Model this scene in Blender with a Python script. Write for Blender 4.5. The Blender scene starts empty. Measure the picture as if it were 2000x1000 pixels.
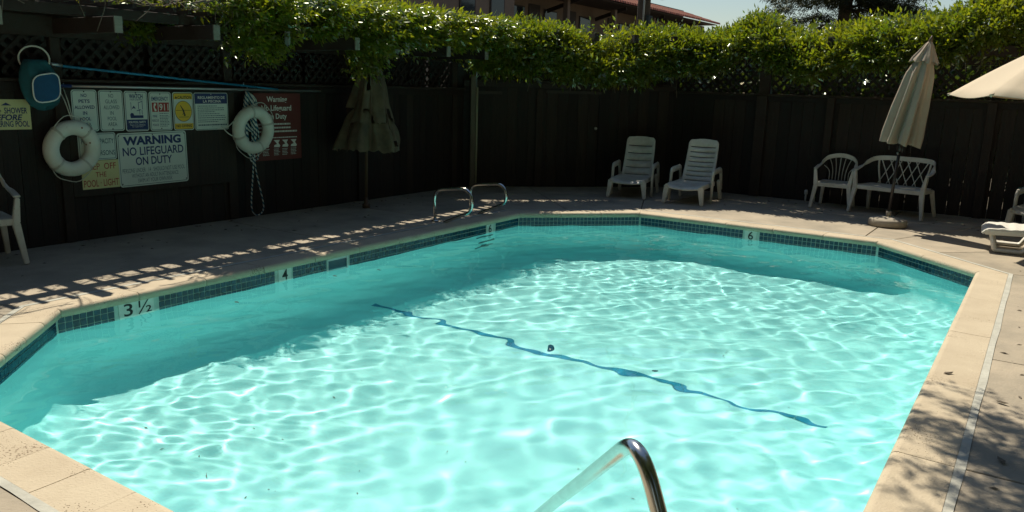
import bpy, bmesh, math, random
import numpy as np
from mathutils import Vector, Matrix, noise

R = math.radians
rnd = random.Random(7)
nrg = np.random.default_rng(11)
S = bpy.context.scene
C = S.collection

# ------------------------------------------------------------------ camera
F_PX, YAW, PITCH, ROLL, EYE = 1557.0, 0.58509, 0.211067, 0.0290, 1.65
cam = bpy.data.objects.new('camera', bpy.data.cameras.new('camera'))
C.objects.link(cam)
S.camera = cam
fw = Vector((-math.sin(YAW) * math.cos(PITCH), math.cos(YAW) * math.cos(PITCH), -math.sin(PITCH)))
r0 = Vector((math.cos(YAW), math.sin(YAW), 0))
u0 = r0.cross(fw)
rt = math.cos(ROLL) * r0 + math.sin(ROLL) * u0
up = -math.sin(ROLL) * r0 + math.cos(ROLL) * u0
mw = Matrix((rt, up, -fw)).transposed().to_4x4()
mw.translation = (0, 0, EYE)
cam.matrix_world = mw
cam.data.sensor_width = 36
cam.data.lens = 36 * F_PX / 2000
cam.data.clip_start = 0.05
cam.data.clip_end = 2000

# ------------------------------------------------------------------ light
SUNV = Vector((-0.53, 0.43, 1.0)).normalized()      # towards the sun
SKY_STRENGTH, SUN_STRENGTH, EXPOSURE = 0.07, 5.0, 0.20
world = bpy.data.worlds.new('World')
S.world = world
world.use_nodes = True
wn = world.node_tree
sky = wn.nodes.new('ShaderNodeTexSky')
sky.sky_type = 'NISHITA'
sky.sun_disc = False
sky.sun_elevation = math.asin(SUNV.z)
sky.sun_rotation = math.atan2(SUNV.x, SUNV.y)
sky.air_density = 1.3
sky.dust_density = 0.22
sky.ozone_density = 2.2
wn.links.new(sky.outputs[0], wn.nodes['Background'].inputs[0])
wn.nodes['Background'].inputs[1].default_value = SKY_STRENGTH
sd = bpy.data.lights.new('sun', 'SUN')
sd.energy = SUN_STRENGTH
sd.angle = R(0.53)
sd.color = (1.0, 0.915, 0.755)
sd.cycles.is_caustics_light = True
sun = bpy.data.objects.new('sun', sd)
C.objects.link(sun)
sun.rotation_euler = (-SUNV).to_track_quat('-Z', 'Y').to_euler()
sun.location = SUNV * 30
S.view_settings.view_transform = 'Standard'
S.view_settings.look = 'None'
S.view_settings.gamma = 1
S.view_settings.exposure = EXPOSURE
S.cycles.use_denoising = True
S.cycles.max_bounces = 14
S.cycles.diffuse_bounces = 7
S.cycles.transmission_bounces = 8
S.cycles.transparent_max_bounces = 12
S.cycles.sample_clamp_indirect = 6
S.cycles.blur_glossy = 0.3

# ------------------------------------------------------------------ materials
MATS = {}


def mat(name, col, rough=0.6, metal=0.0, var=0.0, vscale=6.0, bump=0.0, bscale=40.0, col2=None, per=0.0,
        stretch=(1, 1, 1), spots=None, spec=0.5, detail=6.0, coord='Object', sub=0.0):
    """Principled with noise mottling (var), optional second colour, per-object variation, pits (spots) and fine relief."""
    m = bpy.data.materials.new(name)
    m.use_nodes = True
    nt = m.node_tree
    p = nt.nodes['Principled BSDF']
    N = nt.nodes.new
    L = nt.links.new
    p.inputs['Roughness'].default_value = rough
    p.inputs['Metallic'].default_value = metal
    p.inputs['Specular IOR Level'].default_value = spec
    tc = N('ShaderNodeTexCoord')
    mp = N('ShaderNodeMapping')
    mp.inputs['Scale'].default_value = stretch
    L(tc.outputs[coord], mp.inputs[0])
    vec = mp.outputs[0]
    if per or coord == 'Object':
        oi = N('ShaderNodeObjectInfo')
        ad = N('ShaderNodeVectorMath')
        ad.operation = 'MULTIPLY_ADD'
        L(oi.outputs['Random'], ad.inputs[0])
        ad.inputs[1].default_value = (37.0, 91.0, 53.0)
        L(vec, ad.inputs[2])
        vec = ad.outputs[0]
    base = None
    c2 = col2 or tuple(c * 0.55 for c in col)
    nz = N('ShaderNodeTexNoise')
    nz.inputs['Scale'].default_value = vscale
    nz.inputs['Detail'].default_value = detail
    nz.inputs['Roughness'].default_value = 0.62
    L(vec, nz.inputs['Vector'])
    rp = N('ShaderNodeMapRange')
    rp.inputs['From Min'].default_value = 0.35
    rp.inputs['From Max'].default_value = 0.72
    rp.inputs['To Max'].default_value = var
    L(nz.outputs['Fac'], rp.inputs['Value'])
    mx = N('ShaderNodeMix')
    mx.data_type = 'RGBA'
    mx.inputs[6].default_value = (*col, 1)
    mx.inputs[7].default_value = (*c2, 1)
    L(rp.outputs[0], mx.inputs[0])
    base = mx.outputs[2]
    if per:
        hs = N('ShaderNodeHueSaturation')
        pr = N('ShaderNodeMapRange')
        pr.inputs['To Min'].default_value = 1 - per
        pr.inputs['To Max'].default_value = 1 + per
        L(oi.outputs['Random'], pr.inputs['Value'])
        L(pr.outputs[0], hs.inputs['Value'])
        L(base, hs.inputs['Color'])
        base = hs.outputs[0]
    if spots:
        sc, size, scol = spots
        vo = N('ShaderNodeTexVoronoi')
        vo.inputs['Scale'].default_value = sc
        L(vec, vo.inputs['Vector'])
        n2 = N('ShaderNodeTexNoise')
        n2.inputs['Scale'].default_value = 3.0
        L(vec, n2.inputs['Vector'])
        th = N('ShaderNodeMapRange')
        th.inputs['From Min'].default_value = 0.42
        th.inputs['From Max'].default_value = 0.75
        th.inputs['To Max'].default_value = size
        L(n2.outputs['Fac'], th.inputs['Value'])
        lt = N('ShaderNodeMath')
        lt.operation = 'LESS_THAN'
        L(vo.outputs['Distance'], lt.inputs[0])
        L(th.outputs[0], lt.inputs[1])
        m2 = N('ShaderNodeMix')
        m2.data_type = 'RGBA'
        L(lt.outputs[0], m2.inputs[0])
        L(base, m2.inputs[6])
        m2.inputs[7].default_value = (*scol, 1)
        base = m2.outputs[2]
    L(base, p.inputs['Base Color'])
    if bump:
        bn = N('ShaderNodeTexNoise')
        bn.inputs['Scale'].default_value = bscale
        bn.inputs['Detail'].default_value = 8
        L(vec, bn.inputs['Vector'])
        bp = N('ShaderNodeBump')
        bp.inputs['Strength'].default_value = bump
        bp.inputs['Distance'].default_value = 0.01
        L(bn.outputs['Fac'], bp.inputs['Height'])
        L(bp.outputs[0], p.inputs['Normal'])
    MATS[name] = m
    return m


WOOD = mat('stained_wood', (0.022, 0.0135, 0.008), 0.75, var=0.9, vscale=5, col2=(0.008, 0.006, 0.0045), per=0.5,
           stretch=(6, 6, 0.5), bump=0.35, bscale=14)
LATT = mat('lattice_wood', (0.016, 0.011, 0.008), 0.8, var=0.7, vscale=7, per=0.2, bump=0.3)
BEAM = mat('beam_wood', (0.032, 0.021, 0.014), 0.8, var=0.8, vscale=4, per=0.2, bump=0.4, bscale=25)
PALEWOOD = mat('weathered_wood', (0.24, 0.23, 0.18), 0.85, var=0.7, vscale=9, per=0.1, stretch=(1, 1, 5), bump=0.4)
POSTW = mat('grey_post_wood', (0.17, 0.145, 0.10), 0.8, var=0.7, vscale=5, stretch=(6, 6, 0.6), bump=0.3)
DECK = mat('deck_concrete', (0.435, 0.365, 0.27), 0.85, var=0.95, vscale=1.9, col2=(0.245, 0.215, 0.165), per=0.05, bump=0.45,
           bscale=55, spots=(9, 0.10, (0.16, 0.13, 0.10)), detail=12)
COPE = mat('coping_concrete', (0.55, 0.465, 0.335), 0.85, var=0.75, vscale=2.6, col2=(0.42, 0.34, 0.235), per=0.025, bump=0.5,
           bscale=90, spots=(75, 0.42, (0.15, 0.10, 0.06)), detail=10)
MORTAR = mat('mortar', (0.52, 0.51, 0.44), 0.9, var=0.6, vscale=8, bump=0.5)
SOIL = mat('ground_soil', (0.16, 0.13, 0.09), 0.95, var=0.8, vscale=0.6, bump=0.5, bscale=12)
PLASTER = mat('pool_plaster', (0.375, 0.84, 0.84), 0.6, var=0.6, vscale=1.3, col2=(0.30, 0.775, 0.765))
TILE = mat('pool_tile', (0.008, 0.055, 0.09), 0.18, var=0.6, vscale=30, col2=(0.004, 0.03, 0.065), per=0.35)
GROUT = mat('tile_grout', (0.52, 0.62, 0.56), 0.8, var=0.4, vscale=30)
MARKT = mat('marker_tile', (0.70, 0.72, 0.66), 0.3, var=0.3, vscale=20)
BLACK = mat('black_print', (0.012, 0.012, 0.012), 0.5)
LINE = mat('lane_tile', (0.010, 0.26, 0.42), 0.3, var=0.4, vscale=14)
PLASTIC = mat('white_plastic', (0.72, 0.70, 0.62), 0.42, var=0.9, vscale=5, col2=(0.50, 0.46, 0.37), per=0.06, spots=(40, 0.16, (0.30, 0.25, 0.17)))
PLASTIC2 = mat('clean_plastic', (0.80, 0.78, 0.72), 0.40, var=0.25, vscale=4, col2=(0.66, 0.62, 0.54))
STEEL = mat('stainless_steel', (0.66, 0.66, 0.63), 0.20, metal=1.0, var=0.7, vscale=9, col2=(0.40, 0.40, 0.37))
DULL = mat('dull_aluminium', (0.50, 0.52, 0.52), 0.35, metal=0.8, var=0.3)
SIGNW = mat('sign_white', (0.62, 0.66, 0.60), 0.4, var=0.3, vscale=5, col2=(0.50, 0.54, 0.48))
SIGNY = mat('sign_cream', (0.66, 0.62, 0.30), 0.5, var=0.4, vscale=6, col2=(0.52, 0.47, 0.22))
SIGNC = mat('sign_yellow', (0.80, 0.50, 0.03), 0.45, var=0.2)
NAVY = mat('navy_print', (0.012, 0.028, 0.13), 0.5, var=0.3)
TEALB = mat('green_border_print', (0.02, 0.07, 0.10), 0.5)
REDP = mat('red_print', (0.38, 0.03, 0.02), 0.5, var=0.3)
SIGNR = mat('sign_red', (0.13, 0.018, 0.012), 0.5, var=0.4, vscale=5)
PALE = mat('pale_print', (0.72, 0.70, 0.62), 0.5)
RING = mat('ring_vinyl', (0.74, 0.74, 0.66), 0.5, var=0.5, vscale=6, col2=(0.56, 0.54, 0.42), spots=(14, 0.25, (0.25, 0.10, 0.05)))
CORD = mat('white_cord', (0.60, 0.58, 0.50), 0.8, var=0.4, vscale=30)
BLUEP = mat('blue_pole_paint', (0.01, 0.20, 0.36), 0.4, var=0.3, vscale=3)
TEALN = mat('teal_netting', (0.012, 0.10, 0.12), 0.8, var=0.5, vscale=25)
BLUEN = mat('blue_netting', (0.008, 0.075, 0.17), 0.8, var=0.4, vscale=30)
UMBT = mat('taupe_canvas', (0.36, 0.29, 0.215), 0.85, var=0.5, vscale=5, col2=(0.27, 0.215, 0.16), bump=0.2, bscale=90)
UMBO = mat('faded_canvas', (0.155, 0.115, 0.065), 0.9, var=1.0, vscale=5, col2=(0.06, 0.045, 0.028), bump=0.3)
UMBC = mat('cream_canvas', (0.72, 0.62, 0.46), 0.85, var=0.3, vscale=3, col2=(0.62, 0.53, 0.38))
POLEM = mat('bronze_pole', (0.045, 0.04, 0.04), 0.35, metal=0.5, var=0.3)
POLEW = mat('wooden_pole', (0.12, 0.075, 0.04), 0.6, var=0.5, stretch=(5, 5, 1))
BASEC = mat('concrete_base', (0.42, 0.37, 0.29), 0.9, var=0.6, vscale=7, bump=0.5, spots=(50, 0.3, (0.2, 0.16, 0.12)))
BARK = mat('bark', (0.11, 0.085, 0.06), 0.9, var=0.8, vscale=14, bump=0.7)
TWIG = mat('dry_twig', (0.15, 0.12, 0.085), 0.9, var=0.6, vscale=20)
STUCCO = mat('brown_stucco', (0.22, 0.165, 0.12), 0.9, var=0.4, vscale=2, bump=0.2)
STUCCO2 = mat('dark_trim', (0.05, 0.038, 0.03), 0.7, var=0.4)
DARKIN = mat('screen_dark', (0.03, 0.027, 0.024), 0.8)
TERRA = mat('terracotta', (0.36, 0.12, 0.07), 0.8, var=0.6, vscale=3, per=0.3)
TAR = mat('flat_roof_edge', (0.035, 0.05, 0.05), 0.8, var=0.3)
GLASSM = mat('window_glass', (0.02, 0.03, 0.04), 0.05)
PIPE = mat('white_pipe', (0.6, 0.62, 0.6), 0.5, var=0.3)
GLOBE = mat('lamp_globe', (0.78, 0.76, 0.68), 0.3)


def leaf_mat(name, c1, c2, trans=0.45, gloss=0.12):
    m = bpy.data.materials.new(name)
    m.use_nodes = True
    nt = m.node_tree
    nt.nodes.clear()
    N = nt.nodes.new
    L = nt.links.new
    out = N('ShaderNodeOutputMaterial')
    at = N('ShaderNodeAttribute')
    at.attribute_name = 'tint'
    mx = N('ShaderNodeMix')
    mx.data_type = 'RGBA'
    mx.inputs[6].default_value = (*c1, 1)
    mx.inputs[7].default_value = (*c2, 1)
    L(at.outputs['Fac'], mx.inputs[0])
    d = N('ShaderNodeBsdfDiffuse')
    t = N('ShaderNodeBsdfTranslucent')
    tm = N('ShaderNodeMix')
    tm.data_type = 'RGBA'
    tm.blend_type = 'MULTIPLY'
    tm.inputs[0].default_value = 1
    tm.inputs[7].default_value = (1.9, 1.75, 0.6, 1)
    L(mx.outputs[2], tm.inputs[6])
    L(mx.outputs[2], d.inputs[0])
    L(tm.outputs[2], t.inputs[0])
    s1 = N('ShaderNodeMixShader')
    s1.inputs[0].default_value = trans
    L(d.outputs[0], s1.inputs[1])
    L(t.outputs[0], s1.inputs[2])
    g = N('ShaderNodeBsdfGlossy')
    g.inputs['Roughness'].default_value = 0.32
    g.inputs[0].default_value = (0.85, 0.9, 0.8, 1)
    s2 = N('ShaderNodeMixShader')
    s2.inputs[0].default_value = gloss
    L(s1.outputs[0], s2.inputs[1])
    L(g.outputs[0], s2.inputs[2])
    L(s2.outputs[0], out.inputs[0])
    return m


VINE = leaf_mat('vine_leaf', (0.075, 0.13, 0.010), (0.22, 0.245, 0.018), trans=0.52)
PEPPER = leaf_mat('pepper_leaf', (0.045, 0.08, 0.02), (0.07, 0.10, 0.03))
NEEDLE = leaf_mat('conifer_needle', (0.022, 0.030, 0.014), (0.05, 0.055, 0.025), trans=0.15, gloss=0.03)


def rope_mat():
    m = bpy.data.materials.new('striped_rope')
    m.use_nodes = True
    nt = m.node_tree
    p = nt.nodes['Principled BSDF']
    tc = nt.nodes.new('ShaderNodeTexCoord')
    w = nt.nodes.new('ShaderNodeTexWave')
    w.bands_direction = 'DIAGONAL'
    w.inputs['Scale'].default_value = 11
    w.inputs['Distortion'].default_value = 1.5
    nt.links.new(tc.outputs['Object'], w.inputs[0])
    rp = nt.nodes.new('ShaderNodeValToRGB')
    rp.color_ramp.elements[0].position = 0.45
    rp.color_ramp.elements[0].color = (0.02, 0.10, 0.16, 1)
    rp.color_ramp.elements[1].position = 0.55
    rp.color_ramp.elements[1].color = (0.62, 0.62, 0.56, 1)
    nt.links.new(w.outputs['Fac'], rp.inputs[0])
    nt.links.new(rp.outputs[0], p.inputs['Base Color'])
    p.inputs['Roughness'].default_value = 0.8
    return m


ROPE = rope_mat()


def water_mat():
    m = bpy.data.materials.new('pool_water')
    m.use_nodes = True
    nt = m.node_tree
    nt.nodes.clear()
    g = nt.nodes.new('ShaderNodeBsdfGlass')
    g.inputs['IOR'].default_value = 1.33
    g.inputs['Roughness'].default_value = 0.0
    g.inputs['Color'].default_value = (1.0, 1.0, 1.0, 1)
    out = nt.nodes.new('ShaderNodeOutputMaterial')
    nt.links.new(g.outputs[0], out.inputs[0])
    return m


WATER = water_mat()


# ------------------------------------------------------------------ helpers
def prop(o, label=None, cat=None, group=None, kind=None):
    if label:
        o['label'] = label
    if cat:
        o['category'] = cat
    if group:
        o['group'] = group
    if kind:
        o['kind'] = kind
    return o


def thing(name, label, cat, loc=(0, 0, 0), rz=0.0, group=None, tilt=(0, 0)):
    o = bpy.data.objects.new(name, None)
    C.objects.link(o)
    o.empty_display_size = 0.2
    o.location = loc
    o.rotation_euler = (tilt[0], tilt[1], rz)
    return prop(o, label, cat, group)


def link(name, me, m, parent=None, loc=None):
    o = bpy.data.objects.new(name, me)
    C.objects.link(o)
    if m is not None and not me.materials:
        me.materials.append(m)
    if parent is not None:
        o.parent = parent
    if loc is not None:
        o.location = loc
    return o


class MB:
    def __init__(s):
        s.v, s.f, s.sm = [], [], []

    def add(s, vs, fs, smooth=False):
        n = len(s.v)
        s.v += [tuple(v) for v in vs]
        s.f += [tuple(i + n for i in f) for f in fs]
        s.sm += [smooth] * len(fs)
        return s

    def box(s, x0, y0, z0, x1, y1, z1, M=None):
        vs = [Vector(p) for p in ((x0, y0, z0), (x1, y0, z0), (x1, y1, z0), (x0, y1, z0), (x0, y0, z1), (x1, y0, z1), (x1, y1, z1), (x0, y1, z1))]
        if M is not None:
            vs = [M @ v for v in vs]
        return s.add(vs, [(3, 2, 1, 0), (4, 5, 6, 7), (0, 1, 5, 4), (1, 2, 6, 5), (2, 3, 7, 6), (3, 0, 4, 7)])

    def beam(s, a, b, w, h, upv=(0, 0, 1), w2=None, h2=None):
        """rectangular bar from a to b, w across, h along upv; may taper"""
        a, b = Vector(a), Vector(b)
        d = (b - a).normalized()
        u = Vector(upv)
        if abs(d.dot(u)) > 0.98:
            u = Vector((0, 1, 0)) if abs(d.y) < 0.9 else Vector((1, 0, 0))
        sd_ = d.cross(u).normalized()
        u = sd_.cross(d).normalized()
        w2 = w if w2 is None else w2
        h2 = h if h2 is None else h2
        vs = []
        for p, ww, hh in ((a, w, h), (b, w2, h2)):
            for i, j in ((-1, -1), (1, -1), (1, 1), (-1, 1)):
                vs.append(p + sd_ * (i * ww / 2) + u * (j * hh / 2))
        return s.add(vs, [(0, 1, 2, 3), (7, 6, 5, 4), (0, 4, 5, 1), (1, 5, 6, 2), (2, 6, 7, 3), (3, 7, 4, 0)])

    def tube(s, pts, r, n=8, closed=False, flat=1.0, cap=True):
        """round (or flattened) tube along pts; r a number or one per point"""
        P = [Vector(p) for p in pts]
        k = len(P)
        rs = r if isinstance(r, (list, tuple)) else [r] * k
        T = []
        for i in range(k):
            if closed:
                t = P[(i + 1) % k] - P[i - 1]
            else:
                t = P[min(i + 1, k - 1)] - P[max(i - 1, 0)]
            T.append(t.normalized())
        u = Vector((0, 0, 1)) if abs(T[0].z) < 0.9 else Vector((1, 0, 0))
        vs, fs = [], []
        for i in range(k):
            sd_ = T[i].cross(u)
            if sd_.length < 1e-6:
                sd_ = T[i].orthogonal()
            sd_.normalize()
            u = sd_.cross(T[i]).normalized()
            for j in range(n):
                a = 2 * math.pi * j / n
                vs.append(P[i] + sd_ * (math.cos(a) * rs[i]) + u * (math.sin(a) * rs[i] * flat))
        m = k if closed else k - 1
        for i in range(m):
            for j in range(n):
                a, b = i * n + j, i * n + (j + 1) % n
                c, d = ((i + 1) % k) * n + (j + 1) % n, ((i + 1) % k) * n + j
                fs.append((a, b, c, d))
        s.add(vs, fs, True)
        if cap and not closed:
            n0 = len(s.v) - len(vs)
            s.f += [tuple(n0 + j for j in reversed(range(n))), tuple(n0 + (k - 1) * n + j for j in range(n))]
            s.sm += [False, False]
        return s

    def lathe(s, prof, n=24, fn=None, smooth=True, cap=True):
        """prof [(r,z)], fn(r,z,angle)->point"""
        fn = fn or (lambda r, z, a: (r * math.cos(a), r * math.sin(a), z))
        vs = [fn(r, z, 2 * math.pi * j / n) for r, z in prof for j in range(n)]
        fs = []
        for i in range(len(prof) - 1):
            for j in range(n):
                fs.append((i * n + j, i * n + (j + 1) % n, (i + 1) * n + (j + 1) % n, (i + 1) * n + j))
        s.add(vs, fs, smooth)
        if cap:
            n0 = len(s.v) - len(vs)
            s.f += [tuple(n0 + j for j in reversed(range(n))), tuple(n0 + (len(prof) - 1) * n + j for j in range(n))]
            s.sm += [False, False]
        return s

    def prism(s, poly, z0, z1):
        n = len(poly)
        vs = [(x, y, z0) for x, y in poly] + [(x, y, z1) for x, y in poly]
        return s.add(vs, [tuple(reversed(range(n))), tuple(range(n, 2 * n))] + [(i, (i + 1) % n, n + (i + 1) % n, n + i) for i in range(n)])

    def panel(s, fn, us, vs_, th, hole=None, smooth=True):
        """thick curved sheet fn(u,v) on a grid of cells; hole(i,j) leaves a cell open"""
        nu, nv = len(us), len(vs_)
        P = [[Vector(fn(u, v)) for v in vs_] for u in us]
        Nn = [[None] * nv for _ in us]
        for i in range(nu):
            for j in range(nv):
                a = P[min(i + 1, nu - 1)][j] - P[max(i - 1, 0)][j]
                b = P[i][min(j + 1, nv - 1)] - P[i][max(j - 1, 0)]
                Nn[i][j] = a.cross(b).normalized()
        vv = [P[i][j] + Nn[i][j] * (th / 2) for i in range(nu) for j in range(nv)] + [P[i][j] - Nn[i][j] * (th / 2) for i in range(nu) for j in range(nv)]
        o = nu * nv
        on = lambda i, j: 0 <= i < nu - 1 and 0 <= j < nv - 1 and not (hole and hole(i, j))
        f1, f2 = [], []
        for i in range(nu - 1):
            for j in range(nv - 1):
                if not on(i, j):
                    continue
                a, b, c, d = i * nv + j, (i + 1) * nv + j, (i + 1) * nv + j + 1, i * nv + j + 1
                f1 += [(a, b, c, d), (o + d, o + c, o + b, o + a)]
                for (p, q, ok) in ((a, b, on(i, j - 1)), (b, c, on(i + 1, j)), (c, d, on(i, j + 1)), (d, a, on(i - 1, j))):
                    if not ok:
                        f2.append((q, p, o + p, o + q))
        n0 = len(s.v)
        s.v += [tuple(v) for v in vv]
        s.f += [tuple(k + n0 for k in f) for f in f1 + f2]
        s.sm += [smooth] * len(f1) + [False] * len(f2)
        return s

    def mesh(s, name):
        me = bpy.data.meshes.new(name)
        me.from_pydata(s.v, [], s.f)
        me.polygons.foreach_set('use_smooth', s.sm)
        me.update()
        return me

    def build(s, name, m, parent=None, loc=None, bevel=0.0, seg=2):
        me = s.mesh(name)
        if bevel:
            bm = bmesh.new()
            bm.from_mesh(me)
            es = [e for e in bm.edges if len(e.link_faces) == 2 and e.calc_face_angle(0) > 0.6]
            bmesh.ops.bevel(bm, geom=es, offset=bevel, segments=seg, affect='EDGES', clamp_overlap=True)
            bm.to_mesh(me)
            bm.free()
        used = set()
        for f in me.polygons:
            used.update(f.vertices)
        if len(used) < len(me.vertices):
            bm = bmesh.new()
            bm.from_mesh(me)
            bmesh.ops.delete(bm, geom=[v for v in bm.verts if not v.link_faces], context='VERTS')
            bm.to_mesh(me)
            bm.free()
        return link(name, me, m, parent, loc)


def copy_tree(o, parent=None):
    c = o.copy()
    C.objects.link(c)
    if parent is not None:
        c.parent = parent
    for ch in list(o.children):
        copy_tree(ch, c)
    return c


def lerp(a, b, t):
    return a + (b - a) * t


def smooth_path(pts, n=6):
    """Catmull-Rom through pts"""
    P = [Vector(p) for p in pts]
    P = [P[0] * 2 - P[1]] + P + [P[-1] * 2 - P[-2]]
    out = []
    for i in range(1, len(P) - 2):
        for k in range(n):
            t = k / n
            a, b, c, d = P[i - 1], P[i], P[i + 1], P[i + 2]
            out.append(0.5 * ((2 * b) + (c - a) * t + (2 * a - 5 * b + 4 * c - d) * t * t + (3 * b - 3 * c + d - a) * t ** 3))
    out.append(P[-2])
    return out


def fillet(pts, r, n=6):
    """polyline with its corners rounded"""
    P = [Vector(p) for p in pts]
    out = [P[0]]
    for i in range(1, len(P) - 1):
        a, b, c = P[i - 1], P[i], P[i + 1]
        d1, d2 = (a - b), (c - b)
        rr = min(r, d1.length * 0.49, d2.length * 0.49)
        p1, p2 = b + d1.normalized() * rr, b + d2.normalized() * rr
        for k in range(n + 1):
            t = k / n
            out.append(p1 * (1 - t) ** 2 + b * (2 * t * (1 - t)) + p2 * t * t)
    out.append(P[-1])
    return out


# ------------------------------------------------------------------ pool plan
XL, XR, YF, YN = -5.68, -0.42, 9.92, 1.64
CA, CB, CC, CD = 1.18, 1.08, 1.13, 1.10
OCT = [(XL, YN + CC), (XL, YF - CA), (XL + CA, YF), (XR - CB, YF), (XR, YF - CB), (XR, YN + CD), (XR - CD, YN), (XL + CC, YN)]
OCT = [Vector((x, y)) for x, y in OCT]          # clockwise seen from above
WATER_Z = -0.172
LIP = 0.03                                       # nose of the coping in front of the tile


def offset(poly, d):
    """clockwise polygon moved outwards by d"""
    n = len(poly)
    L = []
    for i in range(n):
        a, b = poly[i], poly[(i + 1) % n]
        t = (b - a).normalized()
        nn = Vector((-t.y, t.x))
        L.append((a + nn * d, t))
    out = []
    for i in range(n):
        (p, t), (q, u) = L[i - 1], L[i]
        den = t.x * u.y - t.y * u.x
        k = ((q.x - p.x) * u.y - (q.y - p.y) * u.x) / den
        out.append(p + t * k)
    return out


def depth(y):
    return -(1.12 + 0.40 * min(1, max(0, (y - 1.6) / 8.3)))


def inside(poly, x, y, m=0.0):
    n = len(poly)
    for i in range(n):
        a, b = poly[i], poly[(i + 1) % n]
        t = (b - a).normalized()
        if (-t.y * (x - a.x) + t.x * (y - a.y)) > m:
            return False
    return True


# ------------------------------------------------------------------ ground and deck
WALL_X, WALL_Y = -7.95, 13.0
g = MB()
g.add([(-900, -900, -0.16), (900, -900, -0.16), (900, 900, -0.16), (-900, 900, -0.16)], [(0, 1, 2, 3)])
me = g.mesh('ground')
bm = bmesh.new()                                  # one sheet with the pool cut out
outer = [bm.verts.new((x, y, -0.16)) for x, y in ((-900, 900), (900, 900), (900, -900), (-900, -900))]
inner = [bm.verts.new((p.x, p.y, -0.16)) for p in offset(OCT, 0.28)]
oe = [bm.edges.new((outer[i], outer[(i + 1) % 4])) for i in range(4)]
ie = [bm.edges.new((inner[i], inner[(i + 1) % 8])) for i in range(8)]
bmesh.ops.triangle_fill(bm, use_beauty=True, edges=oe + ie)
bm.normal_update()
for f in bm.faces:
    if f.normal.z < 0:
        f.normal_flip()
bm.to_mesh(me)
bm.free()
prop(link('ground', me, SOIL), kind='structure')

COPW, MORT = 0.27, 0.035
O1 = offset(OCT, COPW)
O2 = offset(OCT, COPW + MORT)
deck = prop(thing('pool_deck', None, None), kind='structure')


def clip_half(poly, p, n):
    """keep the side of the line through p where dot(n, .) >= 0"""
    out = []
    k = len(poly)
    for i in range(k):
        a, b = poly[i], poly[(i + 1) % k]
        da, db = (a - p).dot(n), (b - p).dot(n)
        if da >= 0:
            out.append(a)
        if (da >= 0) != (db >= 0):
            out.append(a + (b - a) * (da / (da - db)))
    return out


def slab(poly, z1=-0.006):
    if len(poly) < 3:
        return
    ar = sum(poly[i].x * poly[(i + 1) % len(poly)].y - poly[(i + 1) % len(poly)].x * poly[i].y for i in range(len(poly))) / 2
    if abs(ar) < 0.01:
        return
    if ar < 0:
        poly = poly[::-1]
    MB().prism([(p.x, p.y) for p in poly], -0.13, z1).build('concrete_slab', DECK, deck, bevel=0.004, seg=1)


V2 = lambda x, y: Vector((x, y))
# each strip of deck lies outside one pool edge; cut into slabs by joints across it
far_out = [V2(-8.4, 13.6), V2(6.0, 13.6), V2(6.0, -3.5), V2(-8.4, -3.5)]
cuts = {0: [3.2, 5.05, 6.9], 1: [0.85], 2: [0.02, 2.94], 3: [0.75], 4: [3.1, 5.0], 5: [0.6], 6: [1.3], 7: [0.7]}
half_gap = 0.006
for i in range(8):
    a, b = O2[i], O2[(i + 1) % 8]
    t = (b - a).normalized()
    nn = V2(-t.y, t.x)
    t0, t2 = (O2[i] - O2[i - 1]).normalized(), (O2[(i + 2) % 8] - O2[(i + 1) % 8]).normalized()
    m0 = (V2(-t0.y, t0.x) + nn).normalized()
    m1 = (V2(-t2.y, t2.x) + nn).normalized()
    poly = far_out[:]
    poly = clip_half(poly, a, nn)
    poly = clip_half(poly, a + t * half_gap, V2(m0.y, -m0.x) if V2(m0.y, -m0.x).dot(t) > 0 else V2(-m0.y, m0.x))
    q = V2(m1.y, -m1.x)
    poly = clip_half(poly, b - t * half_gap, -q if q.dot(t) > 0 else q)
    ds = sorted(cuts.get(i, []))
    L = (b - a).length
    rest = poly
    for c in ds:
        one = clip_half(rest, a + t * (c - half_gap), -t)
        rest = clip_half(rest, a + t * (c + half_gap), t)
        for w in ((1.62,) if i in (1, 2, 3) else (2.4,)):
            slab(clip_half(one, a + nn * (w - half_gap), -nn))
            slab(clip_half(one, a + nn * (w + half_gap), nn))
    slab(clip_half(rest, a + nn * (1.62 - half_gap if i in (1, 2, 3) else 2.4), -nn))
    slab(clip_half(rest, a + nn * (1.62 + half_gap if i in (1, 2, 3) else 2.41), nn))

# mortar strip round the coping
mo = MB()
for i in range(8):
    j = (i + 1) % 8
    n = 14
    for k in range(n):
        pts = []
        for kk in (k, k + 1):
            w1 = 0.004 * math.sin(kk * 2.1 + i) - 0.004
            p = O1[i].lerp(O1[j], kk / n)
            t = (O1[j] - O1[i]).normalized()
            nn = V2(-t.y, t.x)
            q = O2[i].lerp(O2[j], kk / n) + nn * (0.006 + w1)
            pts.append((p - nn * 0.004, q))
        (p0, q0), (p1, q1) = pts
        z = -0.002
        mo.add([(p0.x, p0.y, z), (p1.x, p1.y, z), (q1.x, q1.y, z), (q0.x, q0.y, z)], [(0, 1, 2, 3)][::-1])
mo.f = [f[::-1] for f in mo.f]
prop(mo.build('mortar_strip', MORTAR, deck), kind=None)

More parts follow.
